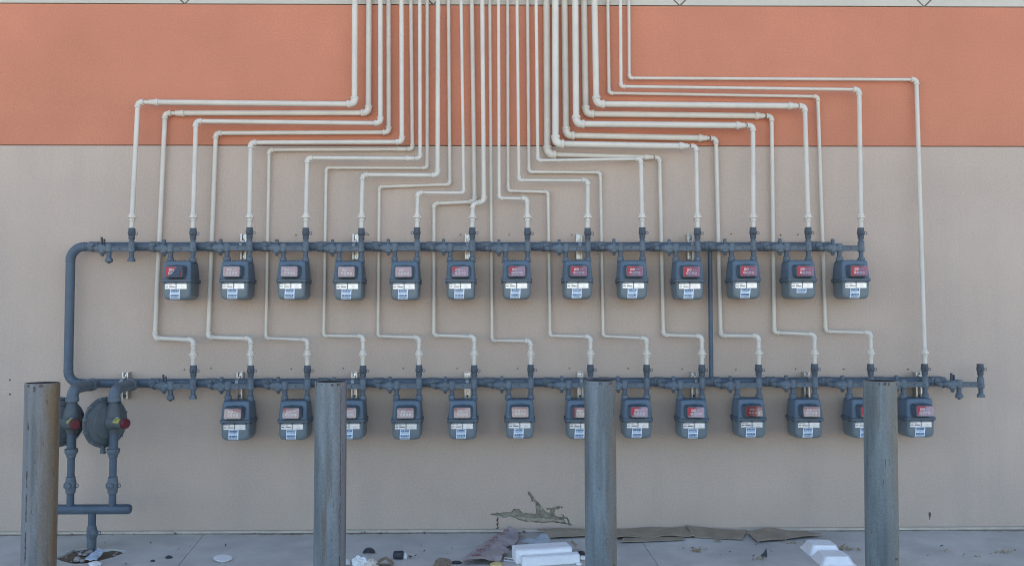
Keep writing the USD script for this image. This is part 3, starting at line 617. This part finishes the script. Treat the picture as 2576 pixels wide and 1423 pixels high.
def foot_parts(t, top, bot, r):
    """Union and nipple above the valve; returns where the straight pipe ends."""
    u = unit(top-bot)
    obj('nipple', rod(bot-u*.004, bot+u*.055, .0150), 'white_pipe', t)
    obj('union', [spin(bot+u*.050, bot+u*9, [(0, .0160), (.0005, .0200), (.013, .0200), (.0135, .0180), (.019, .0180), (.0195, .0285), (.035, .0285), (.0355, .0205), (.054, .0205), (.0545, .0160)], 8)], 'white_fitting', t)
    return bot+u*.106
TOPZ_PIPE = Z2+1.35
SIDE = {True: 'left', False: 'right'}
for k, (row, tx, cor, elb, fx, wd, wr, wv, redx, jog) in enumerate(PIPES):
    dp = DU if row == 'u' else DL; rd, rr, rv = zr(wd), zr(wr), zr(wv)
    vb = at(fx, 571, DB) if row == 'u' else at(fx, 914, DB)
    vb[2] = (ZU if row == 'u' else ZL)+.138
    num = k+1
    t_idx = (upper if row == 'u' else lower).index(fx)
    rowname = 'upper' if row == 'u' else 'lower'
    goal = f'{ORD[t_idx]} {rowname} meter' if t_idx else f'left {rowname} valve without meter'
    side = 'leftmost ' if k == 0 else 'rightmost ' if k == 27 else ''
    ordn = ['first','second','third','fourth','fifth','sixth','seventh','eighth','ninth','tenth','eleventh','twelfth','thirteenth','fourteenth'][k if k < 14 else 27-k]
    lab = f'white gas pipe {ordn} from {"left" if k < 14 else "right"} at the top, serving {goal}'
    topc = at(cor[0], cor[1], dp) if cor else None
    t0 = at(tx, 0, dp); 
    if cor:
        d = t0-topc; top = topc+d*((TOPZ_PIPE-topc[2])/d[2])
    else:
        jl = at(jog[0], jog[1], dp); d = t0-jl; top = jl+d*((TOPZ_PIPE-jl[2])/d[2])
    t = thing('gas_riser_pipe', lab, 'gas pipe', (0, 0, 0), 0, 'white gas pipes fanning up the wall')
    # points from the top down to the valve
    if jog:
        jl, jr = at(jog[0], jog[1], dp), at(jog[2], jog[3], DB)
        jr[0] = vb[0]
        end = foot_parts(t, jr, vb, rv)
        if cor:
            pts = [top, topc, at(elb[0], elb[1], dp), jl, jr, end]; rad = [rd, rr, rv, rv, max(rv, .0135)]
        else:
            pts = [top, jl, jr, end]; rad = [rd, rr, max(rv, .0135)]
    else:
        e = at(elb[0], elb[1], dp); end = foot_parts(t, e, vb, rv)
        pts = [top, topc, e, end]; rad = [rd, rr, rv]
    red = None
    if redx:
        yv = np.interp(redx, sorted([cor[0], elb[0]]), [cor[1], elb[1]] if cor[0] < elb[0] else [elb[1], cor[1]])
        red = {1: (at(redx, yv, dp), zr(20) if wv >= 19 else zr(17), 'r')}
    pipe_run(t, pts, rad, red)

# ------------------------------------------------------------------ regulators and the gas inlet at lower left
DR = .40
def reg_run(label, xv, ytop, axis, dx):
    """A pressure regulator hung in its own vertical run, from the header down to the inlet manifold."""
    t = thing('gas_regulator', label, 'regulator', (0, 0, 0), 0, 'gas regulators at the lower left')
    x = at(xv, 1100, DR)[0]; zt = zl-.012; zm = at(xv, 1280, DR)[2]
    V = lambda y: at(xv, y, DR)[2]
    p0, c_, p1 = np.array([x, -DH-.02, zl-.004]), np.array([x, -DR, zt]), np.array([x, -DR, V(1058)])
    r = .0285
    R2 = .0355
    ms = [tube(bend(p0, c_, np.array([x, -DR, V(1006)]), .062, 9), R2, 18), spin((x, -DR, V(998)), (x, -DR, -9), [(0, R2), (.002, .0405), (.030, .0405), (.032, r)], 18), spin((x, -DH-.045, zl-.004), (x, -9, zl-.004), [(0, R2), (.002, .043), (.040, .043), (.042, R2)], 18)]
    obj('elbow', ms, 'grey_fitting', t)
    obj('upper_pipe', rod((x, -DR, V(1010)), (x, -DR, V(1050)), r-.002, 18), 'grey_pipe', t)
    obj('lower_pipe', rod((x, -DR, V(1075)), (x, -DR, V(1128)), r, 18), 'grey_pipe', t)
    obj('union', spin((x, -DR, V(1127)), (x, -DR, -9), [(0, r), (.002, .040), (.020, .041), (.032, .037), (.040, .030), (.046, .0285), (.056, .0285), (.060, .024)], 18), 'grey_fitting', t)
    obj('drop_pipe', rod((x, -DR, V(1146)), (x, -DR, zm+.02), .0225, 16), 'grey_pipe', t)
    zv = V(1219)
    vv = obj('shut_off_valve', [spin((x, -DR, zv+.055), (x, -DR, -9), [(0, .024), (.003, .029), (.022, .030), (.030, .033), (.075, .034), (.082, .031), (.105, .030), (.109, .024)], 10), spin((x, -DR-.02, zv), (x, -9, zv), [(0, .022), (.02, .020), (.024, .012)], 8), spin((x-.02, -DR, zv-.004), (x-9, -DR, zv-.004), [(0, .02), (.018, .018)], 8)], 'grey_fitting', t)
    a = np.linspace(0, 2*math.pi, 13)[:-1]
    obj('lock_ring', tube(np.column_stack([x+.040+.010*np.cos(a), -DR+0*a, zv-.004+.012*np.sin(a)]), .003, 6, closed=True), 'grey_pipe', vv)
    # diaphragm casing
    ax = unit(np.array([*axis, 0.0])); cc = at(xv+dx, 1061, DR-.005); n = 36
    bz = cc[2]+.012
    body = obj('valve_body', [spin((x, -DR, bz+.115), (x, -DR, -9), [(0, .030), (.012, .034), (.030, .040), (.060, .050), (.095, .054), (.130, .050), (.160, .042), (.185, .035), (.20, .031)], 20), rod(cc, (x, -DR, cc[2]), .040, 14)], 'regulator_paint', t)
    R0 = .163
    cas = obj('diaphragm_casing', [spin(cc-ax*.055, cc+ax, [(0, .045), (.006, .085), (.018, .120), (.036, .141), (.044, .145), (.044, R0), (.062, R0), (.062, .145), (.070, .140), (.076, .124), (.079, .110), (.088, .104), (.094, .070), (.100, .050), (.102, .045)], n)], 'regulator_paint', t)
    b_ = np.cross(ax, [0, 0, 1.0])
    for q in range(12):
        w = q*math.pi/6+.2; pc = cc-ax*.0005+(b_*math.cos(w)+np.array([0, 0, 1.0])*math.sin(w))*(R0-.006)
        obj('casing_bolt', spin(pc-ax*.018, pc+ax, [(0, .007), (.036, .007), (.037, .005)], 6), 'grey_fitting', cas)
    tw = np.array([x, -DR, cc[2]])-ax*.01+np.array([0, -.022, 0])
    sp = obj('spring_tower', spin(tw, tw+ax, [(0, .050), (.03, .042), (.046, .0345), (.112, .0325), (.114, .029)], 18), 'regulator_paint', t)
    obj('red_cap', spin(tw+ax*.112, tw+ax*2, [(0, .030), (.003, .0320), (.026, .0320), (.031, .027)], 18), 'red_cap', sp)
    # paper tags lie round the tower
    out = unit(np.cross(ax, [0, 0, 1.0])); out = out if out[1] < 0 else -out
    def wrap(s0, s1, w0, w1, rad, mat_, nm):
        vs = []; fs = []; K = 7
        for i in range(K):
            w = w0+(w1-w0)*i/(K-1); dvec = out*math.cos(w)+np.array([0, 0, 1.0])*math.sin(w)
            vs += [tw+ax*s0+dvec*rad, tw+ax*s1+dvec*rad]
        for i in range(K-1): fs += [[2*i, 2*i+1, 2*i+3], [2*i, 2*i+3, 2*i+2]]
        m = tm(vs, fs); obj(nm, m, mat_, sp, smooth=True)
    wrap(.054, .104, .15, 1.15, .0350, 'yellow_tag', 'yellow_tag')
    wrap(.050, .074, 1.2, 1.85, .0356, 'white_tag', 'white_tag')
    wrap(.058, .098, .35, .45, .0357, 'ink_black', 'tag_print'); wrap(.058, .090, .62, .72, .0357, 'ink_black', 'tag_print'); wrap(.058, .095, .88, .96, .0357, 'ink_black', 'tag_print')
    obj('vent', spin(cc-ax*.02+np.array([0, .0, -.13]), cc-ax*.02+np.array([.0, 0, -9]), [(0, .016), (.06, .016), (.064, .018), (.074, .018)], 10), 'grey_fitting', t)
    return x, zm
x1, zm = reg_run('dark gas regulator with red cap, partly behind the leftmost steel post', 180, 975, (.66, -.75), -36)
x2, _ = reg_run('dark round gas regulator with red cap, in full view right of the leftmost post', 285.5, 968, (.90, -.43), -20)
inl = thing('inlet_manifold', 'grey horizontal inlet pipe with one leg rising from the soil below the regulators', 'gas pipe')
xl, xr = at(128, 1280, DR)[0], at(331, 1280, DR)[0]; xm = at(231, 1330, DR)[0]
obj('manifold_pipe', spin((xl, -DR, zm), (9, -DR, zm), [(0, .012), (.006, .026), (.018, .0318), (xr-xl-.020, .0318), (xr-xl-.006, .026), (xr-xl, .012)], 20), 'grey_pipe', inl)
obj('inlet_leg', rod((xm, -DR, zm), (xm+.002, -DR-.004, -.03), .0235, 16), 'grey_pipe', inl)
zv = at(231, 1338, DR)[2]
vv = obj('inlet_valve', [spin((xm, -DR, zv+.045), (xm, -DR, -9), [(0, .025), (.02, .031), (.075, .032), (.080, .0295), (.14, .028), (.145, .0235)], 12), spin((xm+.016, -DR-.012, zv), (xm+.06, -DR-.03, zv), [(0, .026), (.02, .024), (.03, .014)], 10), bx((xm+.022, -DR-.02, zv), (.02, .03, .062), .006)], 'grey_fitting', inl)
a = np.linspace(0, 2*math.pi, 13)[:-1]
obj('lock_ring', tube(np.column_stack([xm+.056+.011*np.cos(a), -DR-.02+0*a, zv+.011*np.sin(a)]), .003, 6, closed=True), 'grey_pipe', vv)

# ------------------------------------------------------------------ steel posts
DP = 1.40
PL = ['leftmost rusty steel pipe post, standing before the left regulator', 'second steel pipe post from the left, with a long dark scar down its right side', 'third steel pipe post from the left, beside the white foam blocks', 'rightmost steel pipe post, standing before the lower meters at right']
for i, ((xa_, ya_), (xb_, yb_)) in enumerate((((107, 962), (97, 1423)), ((832.5, 959), (829, 1423)), ((1509, 956), (1512, 1423)), ((2213.5, 957), (2219, 1423)))):
    p, q = at(xa_, ya_, DP), at(xb_, yb_, DP); u = unit(p-q); b0 = q+u*((-.035-q[2])/u[2])
    n = 40; ang = np.arange(n)*2*math.pi/n; ro, ri = .0842, .0772; Lh = np.linalg.norm(p-b0)
    lv = [0, .25, .5, .75, .93, .985, .997, 1.0]; rows = []
    for s in lv: rows.append((s, ro if s < 1 else ro-.0015))
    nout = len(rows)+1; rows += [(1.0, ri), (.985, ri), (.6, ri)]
    vs = []; e1_ = np.array([1.0, 0, 0]); e1_ = unit(e1_-u*(e1_@u)); e2_ = np.cross(u, e1_)
    for s, r_ in rows:
        dent = (1+.004*np.sin(3*ang+i*1.7)*(s > .9))
        vs.append(b0+u*Lh*s+(r_*dent)[:, None]*(np.cos(ang)[:, None]*e1_+np.sin(ang)[:, None]*e2_))
    v = np.vstack(vs); f = []
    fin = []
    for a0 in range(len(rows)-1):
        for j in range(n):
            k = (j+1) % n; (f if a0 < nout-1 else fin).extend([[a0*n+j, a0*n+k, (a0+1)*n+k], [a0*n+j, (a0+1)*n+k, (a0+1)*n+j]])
    t = thing('steel_post', PL[i], 'bollard', (0, 0, 0), 0, 'steel posts guarding the meters')
    obj('pipe_shell', tm(v, f), f'post_steel_{i}', t, smooth=40); obj('pipe_bore', tm(v, fin), 'post_inside_shade', t, smooth=40)
    rg = np.random.default_rng(40+i)
    # scars where the coating has come off, thin plates hugging the steel
    def scar(w, s0, s1, wd, mat_, off, nm):
        K = max(6, int((s1-s0)*Lh/.012)); vs, fs = [], []
        for j in range(K):
            s = s0+(s1-s0)*j/(K-1); hw = wd*(.25+.75*rg.random())/ro; c0 = w+rg.normal(0, .012)
            for g in (c0-hw, c0+hw): vs.append(b0+u*Lh*s+(ro+off)*(math.cos(g)*e1_+math.sin(g)*e2_))
        for j in range(K-1): fs += [[2*j, 2*j+1, 2*j+3], [2*j, 2*j+3, 2*j+2]]
        obj(nm, tm(vs, fs), mat_, t, smooth=True)
    FR = -math.pi/2
    for _ in range(26):                                    # small scuffs and pits all over the coating
        w_ = FR+rg.uniform(-1.4, 1.4); s0 = rg.beta(1.1, 1.3); scar(w_, s0, s0+rg.uniform(.006, .03), rg.uniform(.0008, .0024), 'rust' if rg.random() < .6 else 'scuff', .0004, 'scuff_mark')
    for _ in range(5): scar(FR+rg.uniform(-1.3, 1.3), .985, .996, rg.uniform(.003, .010), 'rust', .0004, 'scuff_mark')
    if i == 0:
        for s0, s1 in ((.55, .62), (.40, .52), (.22, .36), (.05, .18), (.80, .83)): scar(FR-.32, s0, s1, .0045, 'rust', .0005, 'rust_scar')
        scar(FR+.05, .965, .99, .010, 'rust', .0005, 'rust_scar')
    if i == 1:
        for s0, s1 in ((.50, .97), (.27, .47), (.12, .24), (.02, .08)): scar(FR+.86, s0, s1, .003, 'rust', .0005, 'rust_scar')
    if i == 2:
        scar(FR+.92, .80, .93, .003, 'rust', .0005, 'rust_scar'); scar(FR+.82, .06, .20, .006, 'rust', .0005, 'rust_scar')
    if i == 3:
        scar(FR+.55, .21, .222, .02, 'rust', .0005, 'rust_scar'); scar(FR-.15, .62, .66, .0015, 'rust', .0005, 'rust_scar')

# ------------------------------------------------------------------ rubbish on the pavement
def gz(x, y, ox, oy, s): return gr((ox+x/s)*.7924, (oy+y/s)*.7924)
A5 = (1500, 1500, 4.293)
def foam_block(label, pl, pr, depth, h, b=.006):
    p, q = gz(*pl, *A5), gz(*pr, *A5); u = unit(q-p); Lb = np.linalg.norm(q-p); nrm = np.array([-u[1], u[0], 0])
    m = bx((0, 0, h/2), (Lb, depth, h), b); c = (p+q)/2+nrm*depth/2
    T = np.eye(4); T[:3, 0] = u; T[:3, 1] = nrm; T[:3, 3] = c; m.apply_transform(T)
    return c, u, nrm, Lb, m
c, u, nrm, Lb, m = foam_block('', (680, 1288), (1468, 1236), .055, .060)
t = thing('foam_block', 'white foam packing block lying in front, nearest the camera', 'foam block', group='white foam packing blocks'); obj('block', m, 'foam', t, smooth=False)
tip = c+u*(Lb/2-.02)-nrm*.03; obj('broken_tab', crumple(tip+[.01, -.012, 0], (.02, .018, .012), 4, 1), 'foam', t, smooth=False)
c2 = c+nrm*.095; m = bx((0, 0, .044), (Lb*.985, .125, .088), .008); T = np.eye(4); T[:3, 0] = u; T[:3, 1] = nrm; T[:3, 3] = c2-u*.028; m.apply_transform(T)
t = thing('foam_block', 'taller white foam packing block directly behind the front foam block', 'foam block', group='white foam packing blocks'); obj('block', m, 'foam', t, smooth=False)
# open take-away box, upside down
A7 = (2400, 1640, 3.027)
ca, cb = gz(628, 330, *A7), gz(742, 425, *A7); yw = math.degrees(math.atan2(cb[1]-ca[1], cb[0]-ca[0]))+90
t = thing('takeaway_box', 'open white foam takeaway box lying upside down left of the rightmost post', 'food box', ((ca+cb)/2*[1, 1, 0]), yw)
hs = np.linalg.norm((cb-ca)[:2])/2
for s, h, nm in ((1, .058, 'lid'), (-1, .050, 'tray')):
    m = loft([(0, .108, hs*.97, .014), (.005, .108, hs*.97, .014), (.007, .100, hs*.90, .02), (h*.9, .080, hs*.66, .022), (h, .074, hs*.60, .022)])
    m.apply_translation([0, s*hs, 0]); obj(nm, m, 'foam', t, smooth=25)
obj('hinge', bx((0, 0, .004), (.19, .012, .004), .001), 'foam', t)
# cardboard
card = lambda pts, lab, seed, amp, ex, nx=26, ny=9: tag(obj('cardboard_sheet', sheet(*pts, nx, ny, amp, seed, .004, .004, 5.0, ex), 'cardboard', smooth=30), lab, 'cardboard', 'cardboard sheets along the foot of the wall')
w = lambda x, y: gr(x, y)
def onw(x, y, d, z): p = at(x, y, d); return np.array([p[0], -d, z])
card((onw(1352, 1340, .05, 0), onw(1500, 1338, .05, 0), w(1490, 1351)*[1, 1, 0], w(1378, 1356)*[1, 1, 0]), 'curled cardboard sheet at the wall, left of the third post', 3, .014, lambda u, v: .026*np.sin(math.pi*np.clip(v, 0, 1))*(1-.5*u)+.014*(1-v))
card((onw(1520, 1337, .04, .0), onw(1745, 1333, .03, 0), w(1748, 1352)*[1, 1, 0], w(1535, 1357)*[1, 1, 0]), 'flattened cardboard strip at the wall, right of the third post', 5, .015, lambda u, v: .026*(1-v)*(.3+.7*u)+.010*np.abs(np.sin(u*7))*v)
card((w(1570, 1352), w(1720, 1350), w(1722, 1360), w(1560, 1366)), 'narrow cardboard strip lying under the edge of a larger strip', 8, .006, None, 20, 5)
card((onw(1725, 1330, .04, .0), onw(1880, 1338, .06, 0), w(1868, 1359)*[1, 1, 0], w(1745, 1352)*[1, 1, 0]), 'bent cardboard sheet in the middle of the strips, with a lifted corner', 12, .018, lambda u, v: .026*(1-v)*(1-u)**2+.010*(1-v))
card((w(1880, 1343), w(1995, 1336), w(2070, 1350), w(1905, 1366)), 'wrinkled cardboard sheet at the right end, pointing at the takeaway box', 14, .018, lambda u, v: .020*(1-v)*np.sin(math.pi*u)**2)
# printed pink film with a row of red marks
A6 = (1060, 1640, 3.22)
q = [gz(1725, 182, *A6), gz(1960, 188, *A6), gz(1680, 490, *A6), gz(1290, 500, *A6)]
pf = thing('pink_film', 'pinkish printed plastic film crumpled on the pavement left of the foam blocks', 'plastic film')
fm = sheet(q[0], q[1], q[2], q[3], 16, 34, .06, 21, .004, .0015, 13.0)
obj('film', fm, 'pink_film', pf, smooth=50)
top = fm.vertices[:16*34]
from scipy.spatial import cKDTree
kt = cKDTree(top[:, :2])
for i, (x, y) in enumerate([(1762, 200), (1728, 226), (1690, 258), (1650, 292), (1610, 328), (1570, 368), (1520, 402), (1482, 408), (1475, 450), (1440, 440)]):
    g = gz(x, y, *A6); d, j = kt.query(g[:2], 3); zc = top[j, 2].max()+.010; g = np.array([g[0], g[1], zc])
    sq = LineString([(-.014, -.011), (.012, -.011), (.012, .010), (-.012, .010), (-.014, -.011)]).buffer(.0034)
    m = trimesh.creation.extrude_polygon(sq, .0008, engine='earcut'); m.apply_transform(trimesh.transformations.rotation_matrix(.55, [0, 0, 1])); m.apply_translation(g)
    obj('red_mark', m, 'red_print', pf, smooth=False)
q = [gz(1930, 285, *A6), gz(2130, 250, *A6), gz(2225, 285, *A6), gz(1990, 335, *A6)]
tag(obj('clear_film', sheet(*q, 16, 12, .06, 31, .003, .001, 12.0), 'clear_film', smooth=50), 'clear plastic film scrap just behind the foam blocks', 'plastic film')
# small things, one by one
def bit(name, mesh, m, label, cat, smooth=30, group=None): return tag(obj(name, mesh, m, smooth=smooth), label, cat, group)
Ab = (1050, 1680, 6.44)
g = lambda x, y: gz(x, y, *Ab)
bit('crumpled_paper', crumple(g(560, 735), (.042, .04, .05), 2, 2), 'paper', 'crumpled white paper, left piece of the pair right of the second post', 'paper', False)
bit('crumpled_paper', crumple(g(680, 735), (.04, .04, .042), 5, 2), 'paper', 'crumpled white paper, between the left crumple and the cream one', 'paper', False)
bit('crumpled_paper', crumple(g(830, 745), (.05, .04, .035), 9, 2), 'cream_paper', 'cream crumpled paper next to the brown paper bag', 'paper', False)
bit('paper_scrap', sheet(g(300, 650), g(370, 655), g(400, 740), g(310, 740), 7, 7, .015, 17), 'paper', 'flat white scrap touching the second post', 'paper')
_tent = lambda h: (lambda u, v: h*np.clip(1-np.abs(u-.52)*2.3, 0, 1)*(.75-.5*np.abs(v-.4)))
bit('paper_bag', sheet(g(960, 700), g(1290, 700), g(1280, 790), g(930, 790), 13, 9, .030, 12, .004, .002, 22.0, _tent(.06)), 'brown_bag', 'crumpled brown paper bag on the pavement right of the second post', 'paper bag', False)
a = np.linspace(0, math.pi, 13); p0 = g(785, 490)
m = tube(np.column_stack([p0[0]+.034*np.cos(a), p0[1]+0*a, p0[2]+.004+.030*np.sin(a)]), .006, 8)
cap = trimesh.creation.extrude_polygon(Polygon([(.034*math.cos(q_), .030*math.sin(q_)) for q_ in a]), .006, engine='earcut'); vv_ = np.array(cap.vertices); cap = tm(np.column_stack([p0[0]+vv_[:, 0], p0[1]+vv_[:, 2], p0[2]+.004+vv_[:, 1]]), cap.faces)
bit('half_disc', [m, cap], 'dark_rubbish', 'dark half-round plastic piece standing on the pavement', 'plastic piece')
p0 = g(1390, 600); m = spin(p0+[-.032, .01, .024], p0+[.05, -.004, .026], [(0, .019), (.003, .0235), (.058, .026), (.061, .021)], 16)
bit('dark_cup', m, 'dark_rubbish', 'small dark cup lying on its side', 'cup')
bit('paper_scrap', crumple(g(1510, 585), (.016, .014, .026), 15, 2), 'paper', 'small white scrap at the mouth of the dark cup', 'paper', False)
bit('dark_scrap', sheet(g(1585, 555), g(1660, 565), g(1665, 590), g(1600, 585), 6, 4, .01, 18), 'dark_rubbish', 'flat dark scrap right of the small dark cup', 'scrap')
g6 = lambda x, y: gz(x, y, *A6)
bit('dark_scrap', sheet(g6(1402, 380), g6(1445, 385), g6(1465, 372), g6(1420, 392), 6, 4, .012, 19), 'dark_rubbish', 'dark scrap beside the left edge of the pink film', 'scrap')
p0 = g6(1660, 496); bit('yellow_lid', spin(p0+[0, 0, .002], p0+[0, 0, 9], [(0, .038), (.004, .040), (.012, .036), (.018, .02)], 20), 'yellow_lid', 'round yellowish lid in front of the pink film', 'lid')
bit('brown_wrapper', sheet(g6(1030, 478), g6(1190, 470), g6(1200, 530), g6(1010, 530), 12, 8, .030, 22, .004, .002, 24.0, _tent(.018)), 'brown_bag', 'crumpled brown wrapper at the near end of the pink film', 'wrapper', False)
bit('dark_scrap', crumple(g6(1255, 474), (.035, .02, .014), 23, 2), 'dark_rubbish', 'dark flattened scrap between the brown wrapper and pink film', 'scrap', False)
# frame of white plastic strapping left of the foam
p_ = [g6(1740, 455)+[0, 0, .006], g6(1745, 430)+[0, 0, .012], g6(1800, 440)+[0, 0, .012], g6(1860, 445)+[0, 0, .01], g6(1850, 465)+[0, 0, .006], g6(1790, 450)+[0, 0, .004]]
bit('plastic_strap', tube(np.array(p_), .0032, 6, closed=True), 'white_tag', 'loop of white plastic strap at the left end of the foam blocks', 'strap')
# splintered wood and scraps between foam and third post
A8 = (1680, 1640, 6.133); g8 = lambda x, y: gz(x, y, *A8)
rg = np.random.default_rng(3); ms = []
m = sheet(g8(815, 590), g8(835, 570), g8(950, 660), g8(900, 680), 6, 5, .012, 41, .03, .006)
bit('bark_piece', m, 'cardboard', 'brown splinter leaning up behind the right end of the foam', 'wood piece')
for i, (x, y, s) in enumerate([(940, 690, .03), (1000, 700, .022), (1045, 690, .02), (1060, 740, .026), (1040, 780, .02), (1085, 760, .018)]):
    ms.append(crumple(g8(x, y), (s*1.3, s, s*.55), 50+i, 2))
bit('rubble', ms[::2], 'stone', 'pale broken rubble between the foam and the third post', 'rubble', False).SetCustomDataByKey('kind', 'stuff')
bit('dark_scrap', ms[1::2], 'dark_rubbish', 'dark debris heaped between the foam and the third post', 'debris', False).SetCustomDataByKey('kind', 'stuff')
bit('foam_scrap', bx(g8(1055, 830)+[.01, 0, .012], (.06, .03, .02), .004), 'foam', 'small foam scrap touching the left foot of the third post', 'foam scrap', False)
p0 = gr(560, 1409); bit('paper_plate', spin(p0+[0, 0, .002], p0+[.12, -.05, 1], [(0, .035), (.003, .040), (.014, .056), (.0165, .055)], 24), 'paper', 'small white paper bowl lying left of the second post', 'bowl')
Ac = (0, 1640, 3.68); gc = lambda x, y: gz(x, y, *Ac)
for i, (x, y, s, lab) in enumerate([(1785, 517, .013, 'smaller dark clod between the soil patch and the pavement joint'), (1973, 478, .02, 'larger dark clod beside the left pavement joint')]):
    bit('dark_clod', crumple(gc(x, y), (s*1.2, s, s*.7), 60+i, 2), 'dark_rubbish', lab, 'clod', False)
bit('rag', sheet(gc(985, 515)+[0, 0, -.012], gc(1120, 525)+[0, 0, -.01], gc(1215, 425)+[0, 0, .015], gc(1140, 415)+[0, 0, .015], 16, 12, .035, 71, .0, .003, 14), 'rag', 'blue-grey rag lying against the inlet pipe in the soil', 'rag', 50)
bit('paper_scrap', crumple(gc(1105, 560), (.045, .03, .018), 72, 2), 'paper', 'white crumpled scrap at the near edge of the soil patch', 'paper', False)
for i, (x, y, s) in enumerate([(905, 492, .022), (965, 500, .016), (1000, 425, .016), (1050, 400, .018), (940, 420, .014)]):
    bit('broken_stone', crumple(gc(x, y)+[0, 0, -.012], (s*1.2, s, s), 80+i, 2), 'stone', ['largest pale stone at the near rim of the soil patch', 'pale stone left of the blue-grey rag', 'pale stone just left of the inlet pipe foot', 'rounded stone right at the inlet pipe foot', 'small stone at the back of the soil patch'][i], 'stone', 40)
# drifts of dry leaves and crumbs
def litter(spots, name, m, label, seed):
    rg = np.random.default_rng(seed); ms = []
    for (x, y, rx, ry, n) in spots:
        for _ in range(n):
            p = gr(x+rg.normal(0, rx), min(y+rg.normal(0, ry), 1500)); s = rg.uniform(.006, .016); w_ = rg.uniform(0, 6.28); tl = rg.normal(0, .35, 2)
            a = np.array([math.cos(w_), math.sin(w_), tl[0]])*s; b = np.array([-math.sin(w_), math.cos(w_), tl[1]])*s*.5
            z = np.array([0, 0, .004+abs(a[2])+abs(b[2])]); up = np.array([0, 0, s*.25])
            v = [p+z-a, p+z+b-up*.5, p+z+a, p+z-b-up*.5, p+z+up]
            ms.append(tm(v, [[0, 4, 1], [1, 4, 2], [2, 4, 3], [3, 4, 0], [0, 1, 4], [1, 2, 4], [2, 3, 4], [3, 0, 4]][:4]))
    tag(obj(name, ms, m, smooth=False), label, 'leaf litter' if 'leaf' in name else 'debris', None, 'stuff')
litter([(1752, 1385, 12, 3.5, 26)], 'leaf_litter', 'dry_leaf', 'drift of pale dry leaves midway between the two right-hand posts', 1)
litter([(2118, 1380, 16, 4, 36), (2150, 1384, 12, 2, 8)], 'leaf_litter', 'dry_leaf', 'drift of dry leaves between the takeaway box and the rightmost post', 2)
litter([(2528, 1390, 12, 2.5, 14), (2372, 1386, 6, 2, 4), (2445, 1402, 10, 2, 4)], 'leaf_litter', 'dry_leaf', 'thin drift of dry leaves at the far right edge', 3)
litter([(1815, 1362, 20, 2.5, 12), (1990, 1366, 16, 2, 12), (1912, 1405, 6, 2, 10), (2078, 1358, 6, 1.5, 8)], 'leaf_litter', 'dry_leaf', 'scattered leaf bits along the front of the cardboard', 4)
litter([(700, 1390, 400, 18, 10), (1050, 1385, 90, 12, 6), (1900, 1392, 250, 14, 12), (450, 1343, 160, 1.2, 14), (1000, 1342, 130, 1.2, 14)], 'dirt_crumbs', 'crumb_dirt', 'dark dirt crumbs scattered over the pavement and along the wall', 5)
p0 = gr(1921, 1399); m = tube([p0, p0+[.010, 0, .02], p0+[.018, 0, .052]], [.022, .013, .001], 5)
bit('dark_leaf', m, 'dark_rubbish', 'dark curled leaf standing up between the cardboard and the frame edge', 'leaf')
